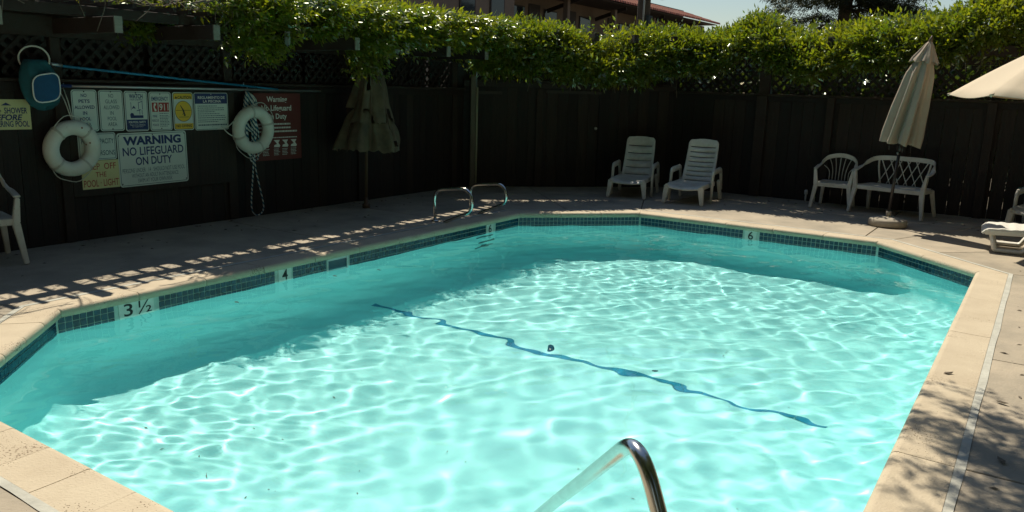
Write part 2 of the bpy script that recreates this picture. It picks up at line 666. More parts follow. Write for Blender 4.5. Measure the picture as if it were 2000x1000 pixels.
# coping stones, each a part
coping = prop(thing('pool_coping', None, None), kind='structure')
PROF = [(-0.006, -0.062), (-0.006, -0.026), (0.0, -0.012), (0.012, -0.003), (0.03, 0.001), (0.06, 0.0), (0.16, -0.003), (COPW - 0.006, -0.004), (COPW - 0.002, -0.012), (COPW - 0.002, -0.062)]
for i in range(8):
    j = (i + 1) % 8
    a, b = OCT[i], OCT[j]
    L = (b - a).length
    t = (b - a).normalized()
    nn = V2(-t.y, t.x)
    n = max(2, round(L / 0.34)) if i in (6, 7) else max(2, round(L / (1.25 if i == 4 else 0.62)))
    gap = 0.0016
    for k in range(n):
        s0, s1 = L * k / n, L * (k + 1) / n
        mb = MB()
        vs = []
        sec = ((0, s0 + gap), (1, s0 + gap + 0.012), (2, s1 - gap - 0.012), (3, s1 - gap))
        for e, s_ in sec:
            first, last = (k == 0 and e == 0), (k == n - 1 and e == 3)
            for d, z in PROF:
                if first or last:
                    q = offset(OCT, d)[i if first else j]
                    q = q + t * (gap if first else -gap)
                else:
                    q = a + t * s_ + nn * d
                vs.append((q.x, q.y, z + 0.0006 * math.sin(i * 3.1 + k * 2.7)))
        m = len(PROF)
        fs = [(e * m + q, e * m + (q + 1) % m, e * m + m + (q + 1) % m, e * m + m + q) for e in range(3) for q in range(m)]
        fs += [tuple(range(m))[::-1], tuple(range(3 * m, 4 * m))]
        mb.add(vs, fs)
        mb.sm = [q < 4 for q in range(m)] * 3 + [False, False]
        mb.f = [f[::-1] for f in mb.f]
        mb.build('coping_stone', COPE, coping)

# pool shell
basin = prop(thing('pool_basin', None, None), kind='structure')
TILE_TOP, TROW = -0.062, 0.052
TW = offset(OCT, LIP)                             # tile face
mb = MB()
rings = []
RC = 0.34
rings.append((LIP + 0.012, lambda y: TILE_TOP + 0.03))
rings.append((LIP + 0.012, lambda y: TILE_TOP - 3 * TROW - 0.002))
rings.append((LIP, lambda y: TILE_TOP - 3 * TROW - 0.006))
rings.append((LIP, lambda y: depth(y) + RC))
for k in range(1, 9):
    a = k / 8 * math.pi / 2
    rings.append((LIP - RC * (1 - math.cos(a)), (lambda a: lambda y: depth(y) + RC * (1 - math.sin(a)))(a)))
NS = 16
vs = []
for d, zf in rings:
    po = offset(OCT, d)
    for i in range(8):
        for k in range(NS):
            p = po[i].lerp(po[(i + 1) % 8], k / NS)
            vs.append((p.x, p.y, zf(p.y)))
m = 8 * NS
fs = []
for r in range(len(rings) - 1):
    for k in range(m):
        fs.append((r * m + k, r * m + (k + 1) % m, (r + 1) * m + (k + 1) % m, (r + 1) * m + k))
# floor: rows across
last = (len(rings) - 1) * m
fs.append(tuple(last + k for k in range(m)))
mb.add(vs, fs, True)
mb.sm = [True] * (len(fs) - 1) + [False]
shell = mb.build('plaster_shell', PLASTER, basin)
bm = bmesh.new()
bm.from_mesh(shell.data)
bmesh.ops.recalc_face_normals(bm, faces=bm.faces)
bm.normal_update()
fl = max(bm.faces, key=lambda f: f.calc_area())
if fl.normal.z < 0:
    for f in bm.faces:
        f.normal_flip()
bm.to_mesh(shell.data)
bm.free()
receivers = [shell]
# grout bed behind the tiles
mb = MB()
pg = offset(OCT, LIP + 0.004)
for i in range(8):
    p, q = pg[i], pg[(i + 1) % 8]
    mb.add([(p.x, p.y, TILE_TOP + 0.012), (q.x, q.y, TILE_TOP + 0.012), (q.x, q.y, TILE_TOP - 3 * TROW), (p.x, p.y, TILE_TOP - 3 * TROW)], [(3, 2, 1, 0)])
receivers.append(mb.build('grout_bed', GROUT, basin))

# tiles: markers take the place of some
marks = {0: [(3.215 - OCT[0].y, 3.505 - OCT[0].y, '3 ½'), (4.742 - OCT[0].y, 4.892 - OCT[0].y, '4'), (8.02 - OCT[0].y, 8.17 - OCT[0].y, '6')],
         2: [(-3.052 - OCT[2].x, -2.902 - OCT[2].x, '6')]}
skim = (5.36 - OCT[0].y, 5.60 - OCT[0].y)
PITCH_T = 0.0525
tile_me = MB().box(-0.0228, 0, -0.0228, 0.0228, 0.006, 0.0228).mesh('tile')
bm = bmesh.new()
bm.from_mesh(tile_me)
bmesh.ops.bevel(bm, geom=list(bm.edges), offset=0.0012, segments=1, affect='EDGES')
bm.to_mesh(tile_me)
bm.free()
tile_me.materials.append(TILE)
cand = []
for i in range(8):
    a, b = TW[i], TW[(i + 1) % 8]
    t = (b - a).normalized()
    nn = V2(-t.y, t.x)
    L = (b - a).length
    n = int(L / PITCH_T)
    pad = (L - n * PITCH_T) / 2
    base0 = (OCT[i] - a).dot(t)
    for k in range(n):
        s_ = pad + (k + 0.5) * PITCH_T
        bad = any(m0 - 0.027 < s_ - base0 < m1 + 0.027 for m0, m1, _ in marks.get(i, []))
        if i == 0 and skim[0] - 0.03 < s_ - base0 < skim[1] + 0.03:
            bad = True
        if bad:
            continue
        for r in range(3):
            c = a + t * s_ + nn * 0.004
            cand.append((math.hypot(c.x, c.y) + (100 if i in (5, 6, 4, 7) else 0) + (3 if r == 2 else 0), c, TILE_TOP - (r + 0.5) * TROW, t, nn))
cand.sort(key=lambda x: x[0])
rest = MB()
for q, (dd, c, z, t, nn) in enumerate(cand):
    ang = math.atan2(t.y, t.x)
    if q < 296:
        o = link('tile', tile_me, None, basin, (c.x, c.y, z))
        # local y of the tile points back into the wall
        o.rotation_euler = (rnd.uniform(-.01, .01), rnd.uniform(-.02, .02), ang)
        o.location = (c.x - nn.x * 0.006, c.y - nn.y * 0.006, z)
        receivers.append(o)
    else:
        M = Matrix.Translation((c.x - nn.x * 0.006, c.y - nn.y * 0.006, z)) @ Matrix.Rotation(ang, 4, 'Z')
        rest.box(-0.0228, 0, -0.0228, 0.0228, 0.006, 0.0228, M)
receivers.append(prop(rest.build('tile', TILE, basin), kind='stuff'))


# ------------------------------------------------------------------ lettering
def text_mesh(body, w, h, bold=0.0, narrow=None, shear=0.0):
    """flat mesh of the words filling a w x h box about its centre"""
    cu = bpy.data.curves.new('lettering', 'FONT')
    cu.body = body
    cu.resolution_u = 3
    cu.offset = bold
    cu.shear = shear
    o = bpy.data.objects.new('lettering', cu)
    C.objects.link(o)
    dg = bpy.context.evaluated_depsgraph_get()
    me = bpy.data.meshes.new_from_object(o.evaluated_get(dg))
    bpy.data.objects.remove(o)
    n = len(me.vertices)
    co = np.empty(n * 3)
    me.vertices.foreach_get('co', co)
    co = co.reshape(-1, 3)
    lo, hi = co.min(0), co.max(0)
    sx = w / max(1e-6, hi[0] - lo[0])
    sy = h / max(1e-6, hi[1] - lo[1])
    co = (co - (lo + hi) / 2) * (sx, sy, 0)
    fs = [tuple(p.vertices) for p in me.polygons]
    bpy.data.meshes.remove(me)
    return co, fs


def flat(mb, place, co, fs, u, v, d):
    mb.add([place(u + x, v + y, d) for x, y, _ in co], fs)


# depth markers
for i, L in marks.items():
    a = OCT[i]
    t = (OCT[(i + 1) % 8] - a).normalized()
    nn = V2(-t.y, t.x)
    for s0, s1, words in L:
        mk = thing('depth_marker', None, None)
        mk.parent = basin
        z0, z1 = TILE_TOP - 3 * TROW, TILE_TOP
        pl = lambda s_, z, d: (a.x + t.x * s_ + nn.x * (LIP - d), a.y + t.y * s_ + nn.y * (LIP - d), z)
        n = 2 if len(words) > 1 else 1
        for k in range(n):
            p0, p1 = lerp(s0, s1, k / n) + 0.001, lerp(s0, s1, (k + 1) / n) - 0.001
            mb = MB()
            vs = [pl(p0, z0, 0.004), pl(p1, z0, 0.004), pl(p1, z1, 0.004), pl(p0, z1, 0.004), pl(p0, z0, -0.004), pl(p1, z0, -0.004), pl(p1, z1, -0.004), pl(p0, z1, -0.004)]
            mb.add(vs, [(0, 1, 2, 3), (7, 6, 5, 4), (0, 4, 5, 1), (1, 5, 6, 2), (2, 6, 7, 3), (3, 7, 4, 0)])
            receivers.append(mb.build('tile', MARKT, mk))
        mb = MB()
        if len(words) > 1:
            co, fs = text_mesh('3', 0.072, 0.10, 0.012)
            flat(mb, pl, co, fs, s0 + 0.075, -0.125, 0.0055)
            co, fs = text_mesh('½', 0.115, 0.105, 0.006)
            flat(mb, pl, co, fs, s0 + 0.21, -0.125, 0.0055)
        else:
            co, fs = text_mesh(words, 0.066, 0.105, 0.014)
            flat(mb, pl, co, fs, (s0 + s1) / 2, -0.125, 0.0055)
        mb.build('lettering', BLACK, mk)

# skimmer mouth in the left wall
sk = thing('skimmer_mouth', None, None)
sk.parent = basin
y0, y1 = OCT[0].y + skim[0] - 0.02, OCT[0].y + skim[1] + 0.02
xf = XL - LIP
mb = MB()
mb.box(xf - 0.01, y0, -0.09, xf + 0.008, y1, -0.062)
mb.box(xf - 0.01, y0, -0.26, xf + 0.008, y1, -0.235)
mb.box(xf - 0.01, y0, -0.235, xf + 0.008, y0 + 0.014, -0.09)
mb.box(xf - 0.01, y1 - 0.014, -0.235, xf + 0.008, y1, -0.09)
mb.build('frame', PIPE, sk)
mb = MB()
mb.box(xf - 0.009, y0 + 0.014, -0.235, xf - 0.003, y1 - 0.014, -0.09)
mb.build('flap', TILE, sk)

# dark line of tiles across the floor, two floor drains
LY = 5.57
mb = MB()
n = 40
for k in range(n):
    xa, xb = lerp(-5.33, -1.0, k / n), lerp(-5.33, -1.0, (k + 1) / n) - 0.004
    zz = lambda y: depth(y) + 0.005
    ya, yb = LY - 0.028, LY + 0.028
    mb.add([(xa, ya, zz(ya)), (xb, ya, zz(ya)), (xb, yb, zz(yb)), (xa, yb, zz(yb))], [(0, 1, 2, 3)])
receivers.append(mb.build('lane_line', LINE, basin))
for x, y in ((-3.34, 5.66), (-2.40, 5.74)):
    mb = MB()
    mb.lathe([(0.028, depth(y) - 0.01), (0.028, depth(y) + 0.008), (0.014, depth(y) + 0.012)], 14)
    o = mb.build('floor_fitting', TILE, basin)
    for v in o.data.vertices:
        v.co.x += x
        v.co.y += y
    receivers.append(o)

mb = MB()
for k in range(46):
    x, y = rnd.uniform(-5.0, -1.0), rnd.uniform(2.0, 6.5)
    if k % 3 == 0:
        x, y = rnd.gauss(-3.1, 0.5), rnd.gauss(2.6, 0.35)
    if not inside(offset(OCT, -0.5), x, y):
        continue
    a, l, w = rnd.uniform(0, 6.28), rnd.uniform(0.005, 0.020), rnd.uniform(0.002, 0.005)
    z = depth(y) + 0.006
    ca, sa = math.cos(a), math.sin(a)
    mb.add([(x - ca * l, y - sa * l, z), (x + sa * w, y - ca * w, z + 0.002), (x + ca * l, y + sa * l, z), (x - sa * w, y + ca * w, z + 0.002)], [(0, 1, 2, 3)])
receivers.append(prop(mb.build('debris', MATS['dry_twig'], basin), kind='stuff'))
# steps under the grab rails: flat plates, recess shade put into their colour
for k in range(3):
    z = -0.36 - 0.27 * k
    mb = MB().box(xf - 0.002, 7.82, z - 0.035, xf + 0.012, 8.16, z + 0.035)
    receivers.append(mb.build('step_shade_plate', mat('step_shadow_%d' % k, (0.02, 0.16, 0.17), 0.6) if k == 0 else MATS['step_shadow_0'], basin, bevel=0.004))

# water: a rippled sheet that ends inside the walls
GX = 0.022
WO = offset(OCT, LIP + 0.006)
x0, x1, y0, y1 = XL - 0.08, XR + 0.08, YN - 0.08, YF + 0.08
nx, ny = int((x1 - x0) / GX) + 1, int((y1 - y0) / GX) + 1
xs, ys = np.linspace(x0, x1, nx), np.linspace(y0, y1, ny)
XX, YY = np.meshgrid(xs, ys)
ZZ = np.zeros_like(XX)


def ripples(X, Y, count, lam, amp, th0, spread, seed):
    g_ = np.random.default_rng(seed)
    Z = np.zeros_like(X)
    for _ in range(count):
        l_ = lam * math.exp(g_.normal(0, 0.28))
        th = th0 + g_.normal(0, spread)
        k_ = 2 * math.pi / l_
        ph = g_.uniform(0, 6.283)
        # slow bending of the crests
        wx = 0.12 * np.sin(X * g_.uniform(.6, 1.6) + g_.uniform(0, 6)) + 0.12 * np.sin(Y * g_.uniform(.6, 1.6) + g_.uniform(0, 6))
        Z += amp * (l_ / lam) * np.sin(k_ * (np.cos(th) * X + np.sin(th) * Y + wx) + ph)
    return Z / math.sqrt(count)


patch = 0.95 + 0.35 * np.sin(XX * 1.1 + 1.7 * np.sin(YY * 0.55 + 0.4)) * np.cos(YY * 0.75 + 0.5 * XX)
ZZ += ripples(XX, YY, 14, 0.72, 0.0036, R(60), 1.2, 21)
ZZ += patch * ripples(XX, YY, 24, 0.29, 0.00175, R(80), 1.4, 8)
calm = 0.55 + 0.45 * np.sin(XX * 1.3 + 0.7 * np.sin(YY * 0.9)) * np.sin(YY * 0.8 + 1.1)
ZZ += calm * ripples(XX, YY, 20, 0.15, 0.00055, R(70), 1.5, 5)
# livelier fine ripples where the water laps off the near left corner and the right wall
lively = np.exp(-((XX + 4.7) / 1.0) ** 2 - ((YY - 2.9) / 1.3) ** 2) + 0.8 * np.exp(-((XX - XR) / 0.45) ** 2) + 0.5 * np.exp(-((YY - 8.6) / 0.9) ** 2)
ZZ += lively * ripples(XX, YY, 18, 0.115, 0.0007, R(20), 0.9, 6)
keep = -np.ones((ny, nx), int)
vs = []
for j in range(ny):
    for i in range(nx):
        if inside(WO, XX[j, i], YY[j, i], GX * 0.8):
            keep[j, i] = len(vs)
            vs.append((XX[j, i], YY[j, i], WATER_Z + ZZ[j, i]))
fs = []
for j in range(ny - 1):
    for i in range(nx - 1):
        q = (keep[j, i], keep[j, i + 1], keep[j + 1, i + 1], keep[j + 1, i])
        if min(q) >= 0:
            fs.append(q)
mb = MB().add(vs, fs, True)
water = prop(mb.build('pool_water', WATER), kind='structure')
water.cycles.is_caustics_caster = True
for o in receivers:
    o.cycles.is_caustics_receiver = True

# ------------------------------------------------------------------ fences
def board_mesh(w, z0, z1, th=0.018, warp=None):
    """one board, local x across (0..w), y depth (0..-th is the back), slightly cupped edges; warp=(za,zb,d) pulls its right edge in"""
    zs = [z0, z1] if not warp else [z0, warp[0] - 0.02, warp[0], warp[1], warp[1] + 0.02, z1]
    ds = [0] * len(zs)
    if warp:
        ds[2] = ds[3] = warp[2]
    vs, fs = [], []
    for z, d in zip(zs, ds):
        vs += [(0.002, 0, z), (w - 0.002 - d, 0, z), (w - 0.002 - d, th, z), (0.002, th, z)]
    k = len(zs)
    for i in range(k - 1):
        a = i * 4
        for j in range(4):
            fs.append((a + j, a + (j + 1) % 4, a + 4 + (j + 1) % 4, a + 4 + j))
    fs += [(3, 2, 1, 0), tuple((k - 1) * 4 + j for j in range(4))]
    return MB().add(vs, fs)


def put(o, ox, oy, ang):
    o.location = (ox, oy, 0)
    o.rotation_euler = (0, 0, ang)
    return o


def strip_poly(c, ang, hw, rect):
    """45 degree strip centred on c clipped to a rectangle"""
    d = V2(math.cos(ang), math.sin(ang))
    n = V2(-d.y, d.x)
    p = [c - d * 4 - n * hw, c + d * 4 - n * hw, c + d * 4 + n * hw, c - d * 4 + n * hw]
    u0, v0, u1, v1 = rect
    for q, m in ((V2(u0, v0), V2(1, 0)), (V2(u1, v1), V2(-1, 0)), (V2(u0, v0), V2(0, 1)), (V2(u1, v1), V2(0, -1))):
        p = clip_half(p, q, m)
        if len(p) < 3:
            return None
    return p


def lattice(parent, u0, v0, u1, v1, pitch=0.098, hw=0.019):
    """panel of crossed strips in the fence's own frame (u along, v up)"""
    pan = bpy.data.objects.new('lattice_panel', None)
    C.objects.link(pan)
    pan.parent = parent
    for s_, lay in ((1, 0.0), (-1, 0.007)):
        ang = s_ * math.pi / 4
        w, h = u1 - u0, v1 - v0
        span = (w + h) / math.sqrt(2)
        n = int(span / pitch)
        for k in range(n + 1):
            off = -span / 2 + (k + 0.5) * span / (n + 1)
            c = V2((u0 + u1) / 2, (v0 + v1) / 2) + V2(-math.sin(ang), math.cos(ang)) * off
            p = strip_poly(c, ang, hw, (u0, v0, u1, v1))
            if not p:
                continue
            m = len(p)
            vs = [(q.x, 0.012 + lay, q.y) for q in p] + [(q.x, 0.018 + lay, q.y) for q in p]
            fs = [tuple(range(m)), tuple(range(2 * m - 1, m - 1, -1))] + [(i, m + i, m + (i + 1) % m, (i + 1) % m) for i in range(m)]
            MB().add(vs, fs).build('lattice_strip', LATT, pan)
    return pan


def fence(label, ax, ay, bx, by, ztop, bw, posts, lat=None, skip=(), warps=None, zlat=1.97, frieze=True, seed=1, zfun=None):
    """boards from a to b; the face looks to the right-hand side of b seen from a turned so that local -y faces the pool"""
    L = math.hypot(bx - ax, by - ay)
    ang = math.atan2(by - ay, bx - ax)
    f = thing('wooden_fence', label, 'fence', (ax, ay, 0), ang)
    r = random.Random(seed)
    u = 0.0
    k = 0
    while u < L - 0.03:
        w = min(bw * r.uniform(0.93, 1.07), L - u)
        mid = u + w / 2
        z1 = ztop - 0.03
        if not any(s0 < mid < s1 for s0, s1, _ in skip):
            b = board_mesh(w, -0.005, z1, warp=(warps or {}).get(k))
            o = b.build('board', WOOD, f)
            o.location = (u, r.uniform(-0.003, 0.003), 0)
        else:
            s = [s for s in skip if s[0] < mid < s[1]][0]
            b = board_mesh(w, s[2] + 0.01, z1)
            o = b.build('board', WOOD, f)
            o.location = (u, 0, 0)
        u += w
        k += 1
    mb = MB().box(0, -0.035, ztop - 0.085, L, -0.006, ztop - 0.002)
    mb.build('top_rail', WOOD, f, bevel=0.004, seg=1)
    mb = MB().box(0, -0.05, ztop, L, 0.07, ztop + 0.032)
    mb.build('cap_rail', BEAM, f, bevel=0.004, seg=1)
    if not skip:
        MB().box(0, 0.022, 0.30, L, 0.06, 0.39).build('back_rail', WOOD, f)
        MB().box(0, 0.022, 1.0, L, 0.06, 1.09).build('back_rail', WOOD, f)
    for pu, w, d, zt in posts:
        MB().box(pu - w / 2, -d, 0, pu + w / 2, -0.038 if zt < ztop + 0.1 else -0.004, min(zt, ztop - 0.002)).build('post', BEAM, f, bevel=0.005, seg=1)
        if zt > ztop + 0.1:
            MB().box(pu - w / 2, -0.02, ztop + 0.033, pu + w / 2, 0.06, zt).build('post', BEAM, f, bevel=0.005, seg=1)
    if lat:
        for (p0, p1) in lat:
            lattice(f, p0, ztop + 0.035, p1, zlat)
            for q in (p0 - 0.02, p1 + 0.02):
                pass
    if frieze:
        MB().box(0, -0.012, zlat + 0.003, L, 0.03, zlat + 0.19).build('frieze_board', BEAM, f)
    return f


# left wall: seen from the pool its local x runs towards +Y, local -y towards the pool => rotate by +90 deg
FL0 = 1.9
lf = fence('dark brown board fence along the left deck, hung with the pool rule signs', WALL_X, FL0, WALL_X, 10.44, 1.555, 0.145,
           [(2.15, 0.10, 0.03, 1.97), (4.07, 0.12, 0.03, 1.97), (6.2, 0.12, 0.03, 1.97), (8.3, 0.12, 0.03, 1.97)],
           lat=[(0.3, 1.55), (1.68, 2.09), (2.2, 3.06), (3.12, 4.0), (4.16, 5.2), (5.25, 6.13), (6.28, 7.2), (7.25, 8.2)], seed=3)
# chamfer with two doors
cx0, cy0, cx1, cy1 = WALL_X, 10.45, -5.40, 13.0
LC = math.hypot(cx1 - cx0, cy1 - cy0)
D1, D2 = (0.18, 0.60), (1.395, 2.275)
cf = fence('dark board fence with a raised header set across the corner by the shower post', cx0, cy0, cx1, cy1, 1.70, 0.175, [(1.26, 0.11, 0.02, 1.6)],
           lat=[(0.1, 1.75), (1.85, 3.5)], skip=[(D1[0], D1[1], 1.515), (D2[0], D2[1], 1.555)], seed=5, zlat=2.1)


def gate(label, d, ztop, nb, handle):
    """a door of vertical boards let into the corner fence"""
    ang = math.atan2(cy1 - cy0, cx1 - cx0)
    t = V2(math.cos(ang), math.sin(ang))
    p = V2(cx0, cy0) + t * d[0] + V2(t.y, -t.x) * 0.012
    gt = thing('fence_gate', label, 'gate', (p.x, p.y, 0), ang)
    W = d[1] - d[0]
    for k in range(nb):
        o = board_mesh(W / nb, -0.004, ztop - 0.02).build('board', WOOD, gt)
        o.location = (W / nb * k, 0, 0)
    MB().box(-0.03, -0.022, ztop - 0.015, W + 0.03, -0.002, ztop + 0.03).build('header', STUCCO2, gt)
    if handle:
        mb = MB()
        mb.lathe([(0.012, 0), (0.012, 0.03), (0.024, 0.045), (0.024, 0.06), (0.01, 0.068)], 12, lambda r, z, a: (W - 0.05 + r * math.cos(a), -z, 0.98 + r * math.sin(a)))
        mb.build('handle', DULL, gt)
    return gt


gate('narrow dark wooden gate just behind the grey shower post', D1, 1.515, 3, False)
gate('wide dark wooden gate between the shower post and the slatted lounge chairs', D2, 1.555, 5, True)
# far fence
fx0 = -5.40
W0 = lambda x: x - fx0
warps = {}
ff = fence('long dark board fence behind the lounge chairs and the bench', fx0, WALL_Y, 3.2, WALL_Y, 1.60, 0.18,
           [(W0(-3.89), 0.17, 0.08, 2.3), (W0(-2.84), 0.11, 0.09, 1.62), (W0(-1.78), 0.11, 0.09, 1.60), (W0(-0.72), 0.12, 0.09, 1.6), (W0(0.35), 0.12, 0.09, 1.6), (W0(1.4), 0.12, 0.09, 1.6)],
           lat=[(0.05, 1.38), (1.63, 2.95), (3.0, 4.3), (4.35, 5.7), (5.75, 7.0)], seed=9, zlat=2.1,
           warps={21: (0.72, 0.87, 0.012), 22: (0.72, 0.86, 0.008), 23: (0.74, 0.86, 0.008), 24: (0.73, 0.86, 0.004), 25: (0.70, 0.86, 0.010), 26: (0.71, 0.86, 0.010)})
# dark box added behind the left fence's lattice to block bright gaps
sh = thing('backing_screen', 'dark backing box added to block light behind the left lattice', 'screen', (-8.6, 0, 0))
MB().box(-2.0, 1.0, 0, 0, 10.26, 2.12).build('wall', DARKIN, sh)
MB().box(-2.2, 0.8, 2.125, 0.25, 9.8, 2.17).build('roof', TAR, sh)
s2 = thing('backing_screen', 'dark backing box added to block light close behind the two gates in the corner', 'screen', (cx0, cy0, 0), R(45))  # added box, stops brightness showing between the corner boards and gates
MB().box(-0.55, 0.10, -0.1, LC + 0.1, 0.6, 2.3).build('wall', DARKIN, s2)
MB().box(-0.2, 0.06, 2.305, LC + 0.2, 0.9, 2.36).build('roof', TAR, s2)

# ------------------------------------------------------------------ pergolas
pg = thing('pergola', 'dark timber pergola with jutting rafters over the left deck', 'pergola', (WALL_X, 1.5, 0))


def pbox(name, m, x0, y0, z0, x1, y1, z1, par=pg, bev=0.004):
    o = par.location
    return MB().box(x0 - o.x, y0 - o.y, z0 - o.z, x1 - o.x, y1 - o.y, z1 - o.z).build(name, m, par, bevel=bev, seg=1)


for y in (2.15, 3.1, 4.08, 5.08, 5.96, 7.0, 7.88, 8.72, 9.6):
    r_ = pbox('rafter', BEAM, -8.5, y - 0.035, 2.0, -6.905, y + 0.035, 2.14)
    MB().box(-6.905 - WALL_X, y - 0.036 - 1.5, 1.999, -6.890 - WALL_X, y + 0.036 - 1.5, 2.141).build('end_face', PALEWOOD, r_)
pbox('purlin', BEAM, -7.385, 1.5, 2.142, -7.285, 10.2, 2.235)
pbox('purlin', BEAM, -8.05, 1.5, 2.142, -7.96, 10.2, 2.235)
pbox('purlin', BEAM, -8.45, 1.5, 2.142, -8.36, 10.2, 2.235)
RAF = (1.2, 2.15, 3.1, 4.08, 5.08, 5.96, 7.0, 7.88, 8.72, 9.6, 10.4)
for k in range(len(RAF) - 1):
    for q in range(5):
        y = lerp(RAF[k], RAF[k + 1], q / 5) + 0.08 + rnd.uniform(-0.006, 0.006)
        if 1.5 < y < 10.1:
            pbox('slat', BEAM, -8.5, y - 0.02, 2.237, -7.09 + rnd.uniform(-0.05, 0.04), y + 0.02, 2.275, bev=0)
pbox('sun_block_sheet', TAR, -8.6, 1.5, 2.278, -7.63, 10.1, 2.292, bev=0)  # added sheet in place of dense dead vine, sets the deck shadow's back edge

pg2 = thing('pergola', 'dark timber pergola half buried in vines above the far fence', 'pergola', (-5.4, 13.0, 0))
pbox('beam', BEAM, -5.2, 12.36, 2.19, 3.0, 12.44, 2.33, pg2)
pbox('beam', BEAM, -5.2, 12.94, 2.31, 3.0, 13.02, 2.45, pg2)
for x in (-4.6, -3.7, -2.8, -1.9, -1.0, -0.1, 0.8, 1.7, 2.6):
    pbox('rafter', BEAM, x - 0.04, 12.3, 2.335, x + 0.04, 13.6, 2.455 - 0.146 + 0.14, pg2)
pg3 = thing('pergola', 'vine covered pergola beams across the corner above the two gates', 'pergola', (-7.4, 10.4, 0))
mb = MB().beam((0.05, 0.05, 2.27), (2.3, 2.3, 2.27), 0.08, 0.14)
mb.build('beam', BEAM, pg3)
for k in range(5):
    a = 0.2 + 0.45 * k
    MB().beam((a - 0.75, a + 0.75, 2.40), (a + 0.35, a - 0.35, 2.40), 0.07, 0.12).build('rafter', BEAM, pg3)

# ------------------------------------------------------------------ vines
def leaf_mesh(name, P, D, size, tint, width=0.36, droop=None, npin=5):
    """sprays: at each P a twig along D carrying npin folded leaflets"""
    n = len(P)
    up_ = nrg.normal(size=(n, 3))
    D = D / np.linalg.norm(D, axis=1, keepdims=True)
    Sd = np.cross(D, up_)
    Sd /= np.linalg.norm(Sd, axis=1, keepdims=True)
    Nn = np.cross(Sd, D)
    V, T = [], []
    for q in range(npin):
        if q == npin - 1:
            ld = D + 0.2 * nrg.normal(size=(n, 3))
            base = P + D * (size * 1.55)[:, None]
        else:
            sgn = 1 if q % 2 else -1
            ld = 0.62 * D + sgn * 0.8 * Sd + 0.3 * nrg.normal(size=(n, 3))
            base = P + D * (size * (0.35 + 0.38 * (q // 2) + 0.1 * (q % 2)))[:, None]
        ld[:, 2] -= 0.25
        ld /= np.linalg.norm(ld, axis=1, keepdims=True)
        w = np.cross(ld, Nn + 0.35 * nrg.normal(size=(n, 3)))
        w /= np.linalg.norm(w, axis=1, keepdims=True)
        nn = np.cross(w, ld)
        l = (size * nrg.uniform(0.75, 1.2, n))[:, None]
        hw = l * width * 0.5
        mid = base + ld * l * 0.45
        V.append(np.stack([base, mid + w * hw - nn * hw * 0.35, base + ld * l, mid - w * hw - nn * hw * 0.35], 1))
        T.append(np.clip(tint + nrg.normal(0, 0.12, n), 0, 1))
    V = np.concatenate(V).reshape(-1, 3)
    T = np.concatenate(T)
    m = len(V) // 4
    me = bpy.data.meshes.new(name)
    me.vertices.add(4 * m)
    me.vertices.foreach_set('co', V.astype(np.float32).ravel())
    idx = np.arange(m)[:, None] * 4 + np.array([0, 1, 2, 0, 2, 3])
    me.loops.add(6 * m)
    me.loops.foreach_set('vertex_index', idx.astype(np.int32).ravel())
    me.polygons.add(2 * m)
    me.polygons.foreach_set('loop_start', np.arange(2 * m, dtype=np.int32) * 3)
    me.polygons.foreach_set('loop_total', np.full(2 * m, 3, np.int32))
    at = me.attributes.new('tint', 'FLOAT', 'FACE')
    at.data.foreach_set('value', np.repeat(T, 2).astype(np.float32))
    me.update(calc_edges=True)
    return me


def n1(s, seed, f=1.0):
    return np.array([noise.noise((x * f, seed * 7.31, 0.5)) for x in s])


def n2(s, t, seed, f=1.0):
    return np.array([noise.noise((x * f, y * f, seed * 3.7)) for x, y in zip(s, t)])


